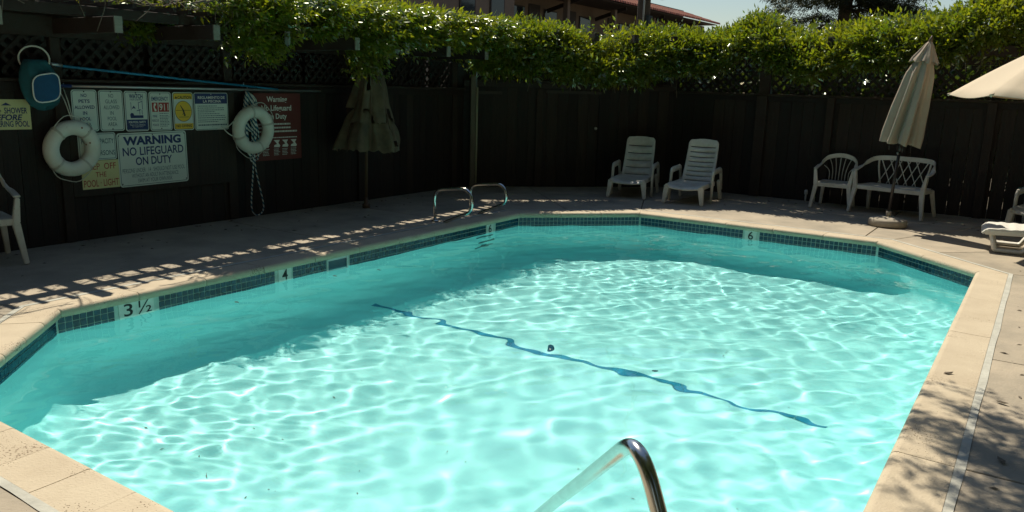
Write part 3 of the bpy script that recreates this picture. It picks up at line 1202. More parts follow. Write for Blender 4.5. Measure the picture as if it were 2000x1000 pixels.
def vine(label, path, n, top, a, lowfun, topfun=None, seed=1, size=0.076, curtain=0.3, shoots=60, cshift=None, ctop=None, cstart=0.0):
    """leafy mound following path (x,y); cross-section an arc from the hanging front over the crown"""
    P = [Vector((x, y)) for x, y in path]
    seg = [(P[i + 1] - P[i]).length for i in range(len(P) - 1)]
    tot = sum(seg)

    def at(s):
        i = 0
        while i < len(seg) - 1 and s > seg[i]:
            s -= seg[i]
            i += 1
        t = (P[i + 1] - P[i]).normalized()
        p = P[i] + t * s
        return p.x, p.y, t.y, -t.x          # outward (pool side) normal
    vt = thing('climbing_vine', label, 'vine', (P[0].x, P[0].y, 0))
    ox, oy = P[0].x, P[0].y
    s = nrg.uniform(0, tot, n * 2)
    q = nrg.uniform(size=n * 2)
    phi = np.where(q < curtain, 0, nrg.uniform(-25, 125, n * 2))
    lump = n2(s, phi / 40, seed, 2.1) + 0.6 * n2(s, phi / 40, seed + 5, 5.0)
    keepm = (lump > -0.24 + 0.45 * nrg.uniform(-1, 1, n * 2))
    keepm &= ~((q < curtain) & (s < cstart + 0.25 * nrg.normal(size=n * 2)))
    s, phi, q, lump = s[keepm][:n], phi[keepm][:n], q[keepm][:n], lump[keepm][:n]
    m = len(s)
    fr = np.array([at(x) for x in s])
    tz = np.array([topfun(x) if topfun else top for x in s]) + 0.10 * n1(s, seed + 2, 1.3) + 0.05 * n1(s, seed + 3, 4.0)
    lz = np.array([lowfun(x) for x in s])
    rad = nrg.uniform(0.55, 1.03, m) ** 0.6 * (1 + 0.16 * lump)
    ph = np.radians(phi)
    cz = tz - 0.42
    u = np.where(q < curtain, nrg.normal(0.0, 0.16, m) + (0.42 * a if cshift is None else cshift), a * np.cos(ph) * rad)
    ct = cz if ctop is None else np.full(m, ctop)
    z = np.where(q < curtain, ct - (ct - lz) * nrg.uniform(0, 1, m) ** 1.5 * (0.75 + 0.5 * lump), cz + 0.42 * np.sin(ph) * rad)
    # shoots above the crown
    k = shoots * 5
    ss = np.repeat(nrg.uniform(0, tot, shoots), 5)
    hh = np.tile(np.linspace(0.02, 0.2, 5), shoots) * np.repeat(nrg.uniform(0.3, 1.0, shoots), 5)
    fr2 = np.array([at(x) for x in ss])
    tz2 = np.array([topfun(x) if topfun else top for x in ss])
    u2 = np.repeat(nrg.uniform(-0.3, 0.5, shoots), 5) * a
    fr = np.vstack([fr, fr2])
    u = np.concatenate([u, u2])
    z = np.concatenate([z, tz2 - 0.05 - 0.15 * (u2 / a) ** 2 + hh])
    pos = np.stack([fr[:, 0] + fr[:, 2] * u - ox, fr[:, 1] + fr[:, 3] * u - oy, z], 1)
    pos += nrg.normal(0, 0.03, pos.shape)
    d = np.stack([fr[:, 2] * u, fr[:, 3] * u, (z - np.concatenate([cz, tz2 - 0.5])) * 1.1 + 0.10], 1)
    d += nrg.normal(0, 0.30, d.shape)
    sz = size * nrg.uniform(0.7, 1.25, len(pos))
    tint = np.clip(nrg.uniform(0, 1, len(pos)) * 0.75 + 0.3 * n2(pos[:, 0], pos[:, 1], seed + 9, 1.5), 0, 1)
    prop(link('leaves', leaf_mesh('leaves', pos, d, sz, tint), VINE, vt), kind='stuff')
    # woody stems
    rr = random.Random(seed)
    for b in range(max(3, int(tot * 1.1))):
        s0 = rr.uniform(0, tot)
        pts = []
        for k in range(7):
            sx = min(tot, max(0, s0 + (k - 3) * rr.uniform(0.15, 0.3)))
            x, y, nx_, ny_ = at(sx)
            uu = rr.uniform(-0.4, 0.35) * a
            pts.append((x + nx_ * uu - ox, y + ny_ * uu - oy, (topfun(sx) if topfun else top) - rr.uniform(0.25, 0.5)))
        MB().tube(smooth_path(pts, 4), [0.016] * 25, 5).build('stem', BARK, vt)
    # seed pods and tendrils hanging from the front
    for b in range(int(tot * 3.2)):
        sx = rr.uniform(0, tot)
        x, y, nx_, ny_ = at(sx)
        uu = rr.uniform(0.2, 0.75) * a
        z0 = lowfun(sx) + rr.uniform(0.05, 0.3)
        ln = rr.uniform(0.12, 0.38)
        px, py = x + nx_ * uu - ox, y + ny_ * uu - oy
        MB().tube([(px, py, z0), (px + rr.uniform(-.03, .03), py + rr.uniform(-.03, .03), z0 - ln * 0.5), (px + rr.uniform(-.04, .04), py + rr.uniform(-.04, .04), z0 - ln)], [0.003, 0.004, 0.006], 4).build('tendril', TWIG, vt)
    return vt


ST = lambda a, b, x: min(1, max(0, (x - a) / (b - a)))
vine('thick green vine spilling over the left pergola above the tattered umbrella', [(-8.58, 4.7), (-8.50, 10.2)], 19000, 2.92, 0.66,
     lambda s: 2.06 - 0.30 * ST(0.6, 0.8, s) * (1 - ST(1.1, 1.4, s)) - 0.26 * ST(2.3, 2.6, s) * (1 - ST(3.0, 3.3, s)) + 0.07 * math.sin(s * 3.1),
     lambda s: 2.56 + 0.32 * ST(0.0, 1.5, s) - 0.22 * ST(3.6, 4.9, s), seed=3, curtain=0.40, shoots=70, cshift=1.42, ctop=2.52, cstart=0.75)
vine('leafy vine hanging down over the lattice above the two gates', [(-7.62, 10.15), (-5.3, 12.6)], 8500, 2.58, 0.58,
     lambda s: 1.85 - 0.08 * ST(0, 0.7, s) + 0.05 * math.sin(s * 4), lambda s: 2.44 + 0.06 * math.sin(s * 2.3), seed=8, curtain=0.42, shoots=40)
vine('long leafy vine along the top of the far fence behind the furniture', [(-5.7, 12.9), (2.6, 12.9)], 17000, 2.68, 0.70,
     lambda s: 2.36 - 0.26 * (1 - ST(1.3, 1.9, s)) - 0.12 * (1 - ST(0.0, 0.6, s)) - 0.18 * ST(2.9, 3.5, s) + 0.05 * math.sin(s * 5),
     lambda s: 2.46 + 0.04 * math.sin(s * 3.9 + 0.7) + 0.20 * math.exp(-((s - 1.75) / 0.33) ** 2) + 0.20 * ST(2.6, 4.0, s) + 0.34 * ST(4.0, 5.6, s), seed=14, curtain=0.22, shoots=150, size=0.078)

# bare twigs of the vine over the near end of the left pergola
tw = thing('dead_vine', 'tangle of bare brown vine twigs on the pergola above the blue net', 'vine', (-7.4, 3.0, 2.3))
rr = random.Random(5)
mbt = MB()
for k in range(130):
    x, y = rr.uniform(-0.8, 0.48), rr.uniform(-1.3, 2.9)
    pts = []
    dx, dy = rr.gauss(0, 0.5), rr.gauss(0, 1)
    l = math.hypot(dx, dy) or 1
    for q in range(5):
        pts.append((x + dx / l * 0.16 * q + rr.gauss(0, .02), y + dy / l * 0.16 * q + rr.gauss(0, .03), rr.uniform(-0.02, 0.10) + (0.07 if q == 2 else 0)))
    mbt.tube(smooth_path(pts, 2), rr.choice((0.003, 0.004, 0.006, 0.009)), 4)
prop(mbt.build('twigs', TWIG, tw), kind='stuff')
for k in range(16):
    x, y = rr.uniform(0.36, 0.58), rr.uniform(-0.8, 2.7)
    pts = [(x, y, 0.02), (x + .03, y + rr.uniform(-.1, .1), -0.06), (x + rr.uniform(-.05, .05), y + rr.uniform(-.12, .12), -rr.uniform(0.12, 0.3))]
    MB().tube(smooth_path(pts, 3), 0.0035, 4).build('twig', TWIG, tw)
npos = 420
pp = np.stack([nrg.uniform(-0.9, 0.2, npos), nrg.uniform(0.4, 2.9, npos), nrg.uniform(0.0, 0.12, npos)], 1)
prop(link('leaves', leaf_mesh('leaves', pp, nrg.normal(0, 1, (npos, 3)), np.full(npos, 0.04), nrg.uniform(0, 1, npos)), VINE, tw), kind='stuff')

# ------------------------------------------------------------------ signs on the left fence
SX = WALL_X + 0.036                               # face of the plywood the signs are screwed to
bb = thing('sign_board', 'dark plywood backing board behind the cluster of pool rule signs', 'board', (WALL_X, 4.1, 0.44))
MB().box(0.004, 0, 0, 0.034, 1.86, 1.08).build('backing', WOOD, bb, bevel=0.003, seg=1)


def rrect(w, h, r, n=5):
    pts = []
    for cx, cy, a0 in ((w / 2 - r, h / 2 - r, 0), (-w / 2 + r, h / 2 - r, 90), (-w / 2 + r, -h / 2 + r, 180), (w / 2 - r, -h / 2 + r, 270)):
        for k in range(n + 1):
            a = R(a0 + 90 * k / n)
            pts.append((cx + r * math.cos(a), cy + r * math.sin(a)))
    return pts


class Sign:
    """plate on the wall; local u = +Y of the world, v = up, face towards +X"""

    def __init__(s, label, y0, y1, z0, z1, face, r=0.02, tilt=0.0, x=None, name='pool_sign', bend=0.0):
        s.w, s.h = y1 - y0, z1 - z0
        s.t = thing(name, label, 'sign', ((SX if x is None else x), (y0 + y1) / 2, (z0 + z1) / 2), 0, 'pool rule signs on the left fence', (tilt, 0))
        pts = rrect(s.w, s.h, r)
        n = len(pts)
        vs = [(0.001, u, v) for u, v in pts] + [(0.004, u, v) for u, v in pts]
        MB().add(vs, [tuple(range(n))[::-1], tuple(range(n, 2 * n))] + [(i, (i + 1) % n, n + (i + 1) % n, n + i) for i in range(n)]).build('plate', face, s.t)
        s.r = r

    def border(s, m, inset, wd, name='border'):
        a = rrect(s.w - 2 * inset, s.h - 2 * inset, max(0.004, s.r - inset * 0.4))
        b = rrect(s.w - 2 * inset - 2 * wd, s.h - 2 * inset - 2 * wd, max(0.003, s.r - inset * 0.4 - wd))
        n = len(a)
        vs = [(0.0048, u, v) for u, v in a] + [(0.0048, u, v) for u, v in b]
        MB().add(vs, [(i, (i + 1) % n, n + (i + 1) % n, n + i) for i in range(n)]).build(name, m, s.t)
        return s

    def field(s, m, u0, v0, u1, v1, name='field', d=0.0046):
        MB().add([(d, u0, v0), (d, u1, v0), (d, u1, v1), (d, u0, v1)], [(0, 1, 2, 3)]).build(name, m, s.t)
        return s

    def disc(s, m, u, v, ru, rv, d=0.0046, name='disc', n=28):
        MB().add([(d, u + ru * math.cos(6.2832 * k / n), v + rv * math.sin(6.2832 * k / n)) for k in range(n)], [tuple(range(n))]).build(name, m, s.t)
        return s

    def poly(s, m, pts, d=0.0056, name='pictogram'):
        for pl in pts:
            MB().add([(d, u, v) for u, v in pl], [tuple(range(len(pl)))]).build(name, m, s.t)
        return s

    def words(s, m, rows, d=0.0056):
        """rows: (text, centre u, centre v, width, height[, bold[, shear]])"""
        for row in rows:
            tx, u, v, w, h = row[:5]
            mb = MB()
            co, fs = text_mesh(tx, w, h, row[5] if len(row) > 5 else 0.0, shear=row[6] if len(row) > 6 else 0)
            flat(mb, lambda a, b, dd: (dd, a, b), co, fs, u, v, d)
            mb.build('lettering', m, s.t)
        return s

    def rules(s, m, u0, u1, vs, th=0.004, ragged=0.25, d=0.0052):
        """small print too fine to read: broken rules"""
        mb = MB()
        for v in vs:
            u = u0
            end = u1 - rnd.uniform(0, ragged) * (u1 - u0)
            while u < end:
                l = rnd.uniform(0.008, 0.026)
                mb.add([(d, u, v - th / 2), (d, min(end, u + l), v - th / 2), (d, min(end, u + l), v + th / 2), (d, u, v + th / 2)], [(0, 1, 2, 3)])
                u += l + 0.005
        mb.build('small_print', m, s.t)
        return s

    def screws(s, pts, m=None):
        for u, v in pts:
            MB().lathe([(0.007, 0.004), (0.006, 0.007), (0.002, 0.008)], 10, lambda r, z, a: (z, u + r * math.cos(a), v + r * math.sin(a))).build('screw', m or POLEM, s.t)
        return s


top, bot = 1.482, 1.074
hh = top - bot
rowsv = [0.148, 0.092, 0.034, -0.022, -0.078, -0.134]
s = Sign('white sign reading NO PETS ALLOWED IN POOL AREA in bold, leftmost of its row', 4.149, 4.402, bot + 0.008, top + 0.006, SIGNW, 0.028, tilt=0.004)
s.border(TEALB, 0.008, 0.005).words(NAVY, [(w, -0.004, v, wd, 0.034, 0.022) for w, v, wd in zip(('NO', 'PETS', 'ALLOWED', 'IN', 'POOL', 'AREA'), rowsv, (0.058, 0.11, 0.20, 0.042, 0.11, 0.11))]).screws([(0, 0.185), (0, -0.185)])
s = Sign('white sign reading NO GLASS ALLOWED IN POOL AREA in thin letters', 4.417, 4.671, bot + 0.006, top + 0.003, SIGNW, 0.028, tilt=-0.003)
s.border(TEALB, 0.008, 0.005).words(TEALB, [(w, 0, v, wd, 0.038, 0.002) for w, v, wd in zip(('NO', 'GLASS', 'ALLOWED', 'IN', 'POOL', 'AREA'), rowsv, (0.052, 0.12, 0.165, 0.036, 0.095, 0.095))]).screws([(0, 0.188), (0, -0.182)])
s = Sign('white and blue sign headed WATCH with a swimmer picture, FOR POOL SAFETY', 4.684, 4.940, bot - 0.004, top - 0.002, SIGNW, 0.028)
s.border(NAVY, 0.008, 0.005).field(NAVY, -0.114, -0.188, 0.114, -0.085)
s.words(NAVY, [('WATCH', 0, 0.152, 0.15, 0.046, 0.03), ('YOUR CHILDREN', 0, 0.117, 0.14, 0.014, 0.01)])
s.poly(NAVY, [[(-0.07, -0.07), (0.07, -0.07), (0.07, -0.042), (-0.03, -0.042), (-0.04, -0.02), (-0.062, -0.016), (-0.075, -0.035)],
              [(-0.062, 0.012), (-0.057, 0.012), (-0.057, 0.092), (-0.062, 0.092)], [(0.02, 0.02), (0.026, 0.02), (0.026, 0.095), (0.02, 0.095)],
              [(0.03, 0.085), (0.07, 0.1), (0.07, 0.106), (0.03, 0.091)], [(0.062, 0.02), (0.068, 0.02), (0.068, 0.10), (0.062, 0.10)],
              [(0.03, -0.035), (0.036, -0.035), (0.036, 0.02), (0.03, 0.02)], [(0.056, -0.035), (0.062, -0.035), (0.062, 0.015), (0.056, 0.015)],
              [(-0.05, 0.03), (-0.03, 0.058), (-0.01, 0.03), (-0.02, 0.024), (-0.03, 0.036), (-0.04, 0.024)], [(0.0, 0.0), (0.045, 0.012), (0.045, 0.02), (0.0, 0.008)]])
s.words(PALE, [('FOR POOL SAFETY', 0, -0.112, 0.19, 0.022, 0.015), ('There is no substitute', 0, -0.14, 0.17, 0.014, 0.005), ('for supervision', 0, -0.16, 0.12, 0.013, 0.005)])
s.screws([(0, 0.186)])
s = Sign('white EMERGENCY sign with a red 911 telephone block', 4.956, 5.212, bot - 0.006, top - 0.008, SIGNW, 0.028)
s.border(TEALB, 0.008, 0.005).field(REDP, -0.098, -0.005, -0.032, 0.092).field(REDP, -0.022, -0.005, 0.1, 0.092)
s.words(NAVY, [('EMERGENCY', -0.004, 0.132, 0.195, 0.042, 0.02), ('FIRE', -0.07, -0.05, 0.05, 0.024, 0.012), ('RESCUE', -0.066, -0.096, 0.074, 0.024, 0.012), ('POLICE', -0.066, -0.142, 0.07, 0.024, 0.012)])
s.words(PALE, [('911', 0.039, 0.043, 0.104, 0.07, 0.012)])
ph = [(-0.066, 0.086), (-0.05, 0.08), (-0.052, 0.062), (-0.062, 0.06), (-0.066, 0.044), (-0.062, 0.028), (-0.052, 0.026), (-0.048, 0.008), (-0.062, 0.0), (-0.074, 0.012), (-0.082, 0.044), (-0.076, 0.076)]
s.poly(PALE, [ph]).rules(TEALB, -0.016, 0.098, [-0.022, -0.044, -0.06, -0.076, -0.092, -0.108, -0.124, -0.14, -0.156], 0.006).screws([(0, 0.18), (0, -0.18)])
s = Sign('yellow and white CAUTION NO DIVING sign with a round diver symbol', 5.230, 5.480, bot - 0.008, top - 0.010, SIGNW, 0.028)
s.field(SIGNC, -0.113, 0.128, 0.113, 0.192, 'header').field(SIGNC, -0.113, -0.192, 0.113, -0.13, 'footer').border(BLACK, 0.008, 0.005)
s.disc(BLACK, 0, 0.0, 0.104, 0.112, 0.0046, 'ring').disc(SIGNC, 0, 0.0, 0.099, 0.107, 0.0052, 'disc')
s.words(BLACK, [('CAUTION', 0.018, 0.148, 0.165, 0.033, 0.025), ('NO DIVING', 0, -0.158, 0.19, 0.03, 0.025)], 0.006)
s.poly(BLACK, [[(-0.098, 0.137), (-0.068, 0.137), (-0.083, 0.163)], [(-0.04, 0.066), (-0.03, 0.062), (0.006, 0.012), (0.018, -0.03), (0.0, -0.03), (-0.012, 0.008)],
              [(0.0, -0.03), (0.024, -0.034), (0.02, -0.052), (0.002, -0.05)], [(-0.015, -0.03), (0.0, -0.02), (0.0, -0.028), (-0.018, -0.038)],
              [(-0.094, 0.008), (0.094, 0.008), (0.094, 0.012), (-0.094, 0.012)], [(-0.06, -0.064), (0.06, -0.064), (0.06, -0.06), (-0.06, -0.06)]], 0.0062)
s = Sign('white sign with blue header REGLAMENTO DE LA PISCINA and lines of small print', 5.493, 5.930, bot - 0.016, top - 0.012, SIGNW, 0.022, tilt=0.004)
s.field(NAVY, -0.212, 0.085, 0.212, 0.196, 'header').border(TEALB, 0.006, 0.005)
s.words(PALE, [('REGLAMENTO DE', 0.005, 0.153, 0.35, 0.03, 0.02), ('LA PISCINA', 0.012, 0.112, 0.235, 0.03, 0.02)])
s.rules(TEALB, -0.18, 0.19, [0.06, 0.038, 0.016, -0.004, -0.026, -0.048, -0.07, -0.094, -0.115], 0.008, 0.4).rules(TEALB, -0.18, 0.20, [-0.15], 0.014, 0.02).screws([(0, 0.19), (0, -0.17)], DULL)
s = Sign('large white sign WARNING NO LIFEGUARD ON DUTY in navy letters', 4.572, 5.366, 0.502, 1.058, SIGNW, 0.03, tilt=0.010, x=SX + 0.006)
s.border(TEALB, 0.012, 0.005)
s.words(NAVY, [('WARNING', 0.0, 0.195, 0.66, 0.092, 0.045), ('NO LIFEGUARD', 0.005, 0.085, 0.70, 0.088, 0.016), ('ON DUTY', 0.0, -0.018, 0.42, 0.085, 0.018)])
s.words(TEALB, [('PERSONS UNDER   14   SHOULD NOT USE POOL', -0.002, -0.112, 0.72, 0.044, -0.004), ('WITHOUT AN ADULT IN ATTENDANCE', 0.005, -0.168, 0.54, 0.042, -0.004), ('SWIM AT YOUR OWN RISK', 0.0, -0.222, 0.40, 0.042, -0.004)])
s.screws([(-0.375, 0.25), (0.375, 0.25), (-0.37, -0.245), (0.37, -0.245), (0.0, 0.252)])
s = Sign('white POOL CAPACITY sign partly hidden behind the lower life ring', 4.177, 4.562, 0.797, 1.066, SIGNW, 0.02)
s.border(TEALB, 0.009, 0.005).words(TEALB, [('POOL CAPACITY', 0.005, 0.052, 0.33, 0.05, 0.006), ('3', -0.11, -0.065, 0.03, 0.05, 0.006), ('PERSONS', 0.075, -0.065, 0.20, 0.05, 0.006)])
s = Sign('yellowed sign KEEP OFF THE POOL LIGHT in red letters', 4.190, 4.577, 0.510, 0.792, SIGNY, 0.004, x=SX - 0.001)
s.words(REDP, [('KEEP  OFF', 0.0, 0.082, 0.32, 0.062, 0.006), ('THE', 0.0, 0.0, 0.11, 0.05, 0.006), ('POOL · LIGHT', 0.0, -0.085, 0.36, 0.07, 0.006)])
s = Sign('cream sign with navy words SHOWER BEFORE ENTERING POOL, beside the blue net', 3.05, 3.776, 1.121, 1.395, SIGNY, 0.004, x=WALL_X + 0.006, tilt=-0.01)
s.words(NAVY, [('SHOWER', 0.235, 0.036, 0.20, 0.055, 0.02), ('BEFORE', 0.155, -0.026, 0.27, 0.055, 0.03, 0.25), ('ENTERING POOL', 0.165, -0.085, 0.36, 0.055, 0.022)])
s.words(SIGNR, [('Please', 0.03, 0.034, 0.16, 0.05, 0.0, 0.4)]).poly(NAVY, [[(0.11, 0.082), (0.20, 0.082), (0.155, 0.108)]])
s = Sign('dark red sign Warning No Lifeguard On Duty with pale print, behind the roped ring', 6.315, 7.032, 0.66, 1.479, SIGNR, 0.004, x=WALL_X + 0.008)
s.words(PALE, [('Warning', -0.01, 0.32, 0.31, 0.085, 0.02), ('No Lifeguard', -0.02, 0.215, 0.46, 0.09, 0.02), ('On Duty', -0.02, 0.115, 0.31, 0.085, 0.02)])
s.rules(PALE, -0.30, 0.31, [0.03, -0.015, -0.06], 0.02, 0.3).rules(PALE, -0.28, 0.31, [-0.135], 0.012, 0.05)
for k, cu in enumerate((-0.2, -0.03, 0.10, 0.235)):
    s.poly(PALE, [[(cu - 0.05, -0.165), (cu + 0.045, -0.165), (cu + 0.02, -0.2), (cu + 0.05, -0.235), (cu + 0.035, -0.255), (cu - 0.05, -0.25), (cu - 0.04, -0.225), (cu + 0.0, -0.215), (cu - 0.02, -0.19)]])
    s.rules(SIGNW, cu - 0.05, cu + 0.05, [-0.275 - 0.018 * q for q in range(5)], 0.007, 0.3)


# ------------------------------------------------------------------ life rings and rope
def ring(label, y, z, x, R_, r_, tilt, bands, marks_=True):
    t = thing('life_ring', label, 'life ring', (x, y, z), 0, 'life rings on the left fence', (0, tilt))
    n = 40
    mb = MB()
    mb.tube([(0.0, R_ * math.cos(6.2832 * k / n), R_ * math.sin(6.2832 * k / n)) for k in range(n)], r_, 16, True)
    mb.build('ring', RING, t)
    for b in bands:
        cy, cz = R_ * math.cos(b), R_ * math.sin(b)
        for k in (-0.035, 0.0, 0.035):
            b2 = b + k
            q = []
            for j in range(14):
                a = 6.2832 * j / 14
                rr_ = R_ + (r_ + 0.002) * math.cos(a)
                q.append(((r_ + 0.002) * math.sin(a), rr_ * math.cos(b2), rr_ * math.sin(b2)))
            MB().tube(q, 0.004, 5, True).build('band', CORD, t)
    for i in range(len(bands)):
        a, b = bands[i], bands[(i + 1) % len(bands)]
        if b < a:
            b += 2 * math.pi
        if (i % 2) == 0:
            q = []
            for j in range(13):
                u = a + (b - a) * j / 12
                e = R_ + r_ + 0.004 + 0.045 * math.sin(math.pi * j / 12) * (1 + 0.2 * math.sin(j))
                q.append((0.02, e * math.cos(u), e * math.sin(u)))
            MB().tube(q, 0.0045, 5).build('grab_line', CORD, t)
    return t


ring('white life ring hung lower left, over the capacity and pool light signs', 4.083, 0.93, WALL_X + 0.11, 0.203, 0.071, 0.12, [0.9, 2.3, 3.9, 5.4])
r2 = ring('white life ring on the right, with a blue and white rope through it', 6.205, 1.048, WALL_X + 0.13, 0.213, 0.070, 0.06, [0.35, 1.75, 3.5, 5.1])
for a, b, c in (((5.94, 1.16), (5.82, 1.09), (5.72, 1.07)), ((5.95, 0.97), (5.84, 1.02), (5.77, 1.10))):
    MB().tube(smooth_path([(0.0, a[0] - 6.205, a[1] - 1.048), (0.02, b[0] - 6.205, b[1] - 1.048), (-0.01, c[0] - 6.205, c[1] - 1.048)], 5), 0.006, 5).build('grab_line', CORD, r2)
hk = thing('hanging_cord', 'thin white cord holding the lower left life ring on its hook', 'cord', (WALL_X + 0.10, 4.06, 1.5))
mb = MB()
mb.tube([(-0.06, 0.015, 0.02), (-0.01, 0.03, -0.12), (0.0, 0.055, -0.30)], 0.005, 5)
mb.build('strand', CORD, hk)
MB().tube([(-0.06, -0.035, 0.02), (-0.01, 0.0, -0.12), (0.0, 0.045, -0.30)], 0.005, 5).build('strand', CORD, hk)

rp = thing('throw_rope', 'blue and white throw rope coiled through the right life ring, one loop hanging low', 'rope', (WALL_X + 0.12, 6.15, 1.47))
rr = random.Random(2)
for k in range(9):
    yb, w = rr.uniform(-0.03, 0.09), rr.uniform(0.02, 0.055)
    zb = -rr.uniform(0.55, 0.88) if k > 2 else -rr.uniform(0.3, 0.5)
    dx = rr.uniform(-0.05, 0.02)
    pts = [(-0.06, 0.02, 0.02)]
    for q in range(1, 6):
        f = q / 5
        pts.append((dx + rr.gauss(0, .008), yb - w * math.sin(f * 2.6) - 0.02 * (1 - f) + rr.gauss(0, 0.008), 0.02 + (zb - 0.02) * f))
    pts.append((dx, yb + 0.01, zb - 0.03))
    for q in range(5, 0, -1):
        f = q / 5
        pts.append((dx + 0.015 + rr.gauss(0, .008), yb + w * math.sin(f * 2.6) + 0.01 + rr.gauss(0, 0.008), 0.02 + (zb - 0.02) * f))
    pts.append((-0.06, 0.03, 0.02))
    MB().tube(smooth_path(pts, 4), 0.009, 6).build('coil', ROPE, rp)
MB().tube(smooth_path([(0.0, 0.05, -0.72), (0.0, 0.035, -0.9), (0.0, 0.01, -1.1), (0.0, -0.01, -1.3), (0.0, 0.01, -1.40), (0.0, 0.08, -1.445), (0.0, 0.155, -1.40), (0.0, 0.165, -1.3), (0.0, 0.12, -1.1), (0.0, 0.075, -0.9), (0.0, 0.06, -0.72)], 5), 0.0085, 6).build('loop', ROPE, rp)
for (yk, zk) in ((6.17, 1.50), (4.06, 1.50), (6.12, 1.545)):
    hkk = thing('wall_hook', {6.17: 'small metal hook holding the striped throw rope', 4.06: 'small metal hook holding the white cord of the lower ring', 6.12: 'pale bracket where the two pool poles cross'}[yk], 'hook', (WALL_X, yk, zk))
    MB().tube(fillet([(-0.01, 0, 0), (0.09, 0, 0), (0.09, 0, 0.05)], 0.02), 0.006, 6).build('hook', DULL, hkk)

# poles and the net bag
sk_ = thing('leaf_skimmer', 'blue leaf net bag with white rim on a blue pole resting on the fence', 'skimmer net', (WALL_X + 0.12, 3.99, 1.71))
MB().tube([(0, 0.0, 0.0), (-0.02, 2.30, -0.168)], 0.012, 10).build('pole', BLUEP, sk_)
MB().tube([(-0.02, 2.30, -0.168), (-0.022, 2.62, -0.19)], 0.010, 10).build('pole_end', BLUEP, sk_)
MB().tube([(0, -0.06, 0.012), (0, 0.06, 0.0)], 0.016, 10).build('collar', DULL, sk_)
# rim: an open hoop leaning out, the bag hangs below it
hoop = [Vector((0.02 + 0.10 * math.sin(a), -0.18 + 0.125 * math.cos(a), 0.055 + 0.075 * math.cos(a) * 0.4 + 0.055 * math.sin(a))) for a in [6.2832 * k / 24 for k in range(24)]]
mb = MB().tube([(0.02 + 0.05 * math.cos(a), -0.20 + 0.115 * math.cos(a + 0.6), 0.05 + 0.115 * math.sin(a + 0.5)) for a in [6.2832 * k / 28 for k in range(28)]], 0.008, 8, True)
mb.build('rim', CORD, sk_)


def bag(r, z, a):
    # sack hanging from the hoop: fat in the lower half, front face flattened
    f = -z / 0.44
    w = 0.10 + 0.075 * math.sin(min(1, f * 1.0) ** 0.8 * math.pi * 0.72)
    w *= r
    x = 0.03 + 0.085 * (0.6 + 0.5 * math.sin(f * 2.6)) * math.sin(a) * r + 0.012 * math.sin(3 * a + 6 * f)
    y = -0.20 + 0.05 * f + w * math.cos(a) + 0.008 * math.sin(5 * a + 4 * f)
    return (x, y, 0.045 + z + 0.02 * math.sin(a * 2) * f)


mb = MB().lathe([(0.86, 0.0), (0.9, -0.05), (0.97, -0.12), (1.0, -0.2), (1.0, -0.28), (0.97, -0.35), (0.85, -0.40), (0.5, -0.435), (0.1, -0.44)], 24, bag)
mb.build('net_bag', TEALN, sk_)
fr_ = []
for k in range(24):
    a = 6.2832 * k / 24
    e = 0.86
    u, v = math.copysign(abs(math.cos(a)) ** 0.6, math.cos(a)), math.copysign(abs(math.sin(a)) ** 0.6, math.sin(a))
    fr_.append((0.148 - 0.02 * abs(u), -0.165 + 0.122 * u, -0.205 + 0.125 * v + 0.02 * u))
MB().tube(fr_, 0.0065, 6, True).build('trim', PLASTIC2, sk_)
MB().add([tuple(p) for p in fr_] + [(0.16, -0.165, -0.205)], [(k, (k + 1) % 24, 24) for k in range(24)], True).build('net_face', BLUEN, sk_)
pl = thing('telescopic_pole', 'long bare aluminium pole lying level above the row of signs', 'pole', (WALL_X + 0.09, 4.06, 1.522))
MB().tube([(0, 0.06, 0), (0, 3.245, -0.017)], 0.0135, 10).build('tube', DULL, pl)
MB().tube([(0, -0.10, 0.001), (0, 0.07, 0)], 0.016, 10).build('grip', NAVY, pl)


# ------------------------------------------------------------------ plastic furniture
def leg(mb, a, b, w0, w1, d0=None, d1=None):
    mb.beam(a, b, w0, d0 or w0 * 0.75, (0, 1, 0), w1, (d1 or (w1 * 0.75)))


def slots(n, v0, v1, w, first=0.0):
    """v cuts for n slots of width w spread between v0 and v1"""
    vs = [0.0]
    holes = []
    for k in range(n):
        c = lerp(v0, v1, k / max(1, n - 1))
        vs += [c - w / 2, c + w / 2]
        holes.append(len(vs) - 2)
    # extra cuts so the sheet curves
    return vs, holes


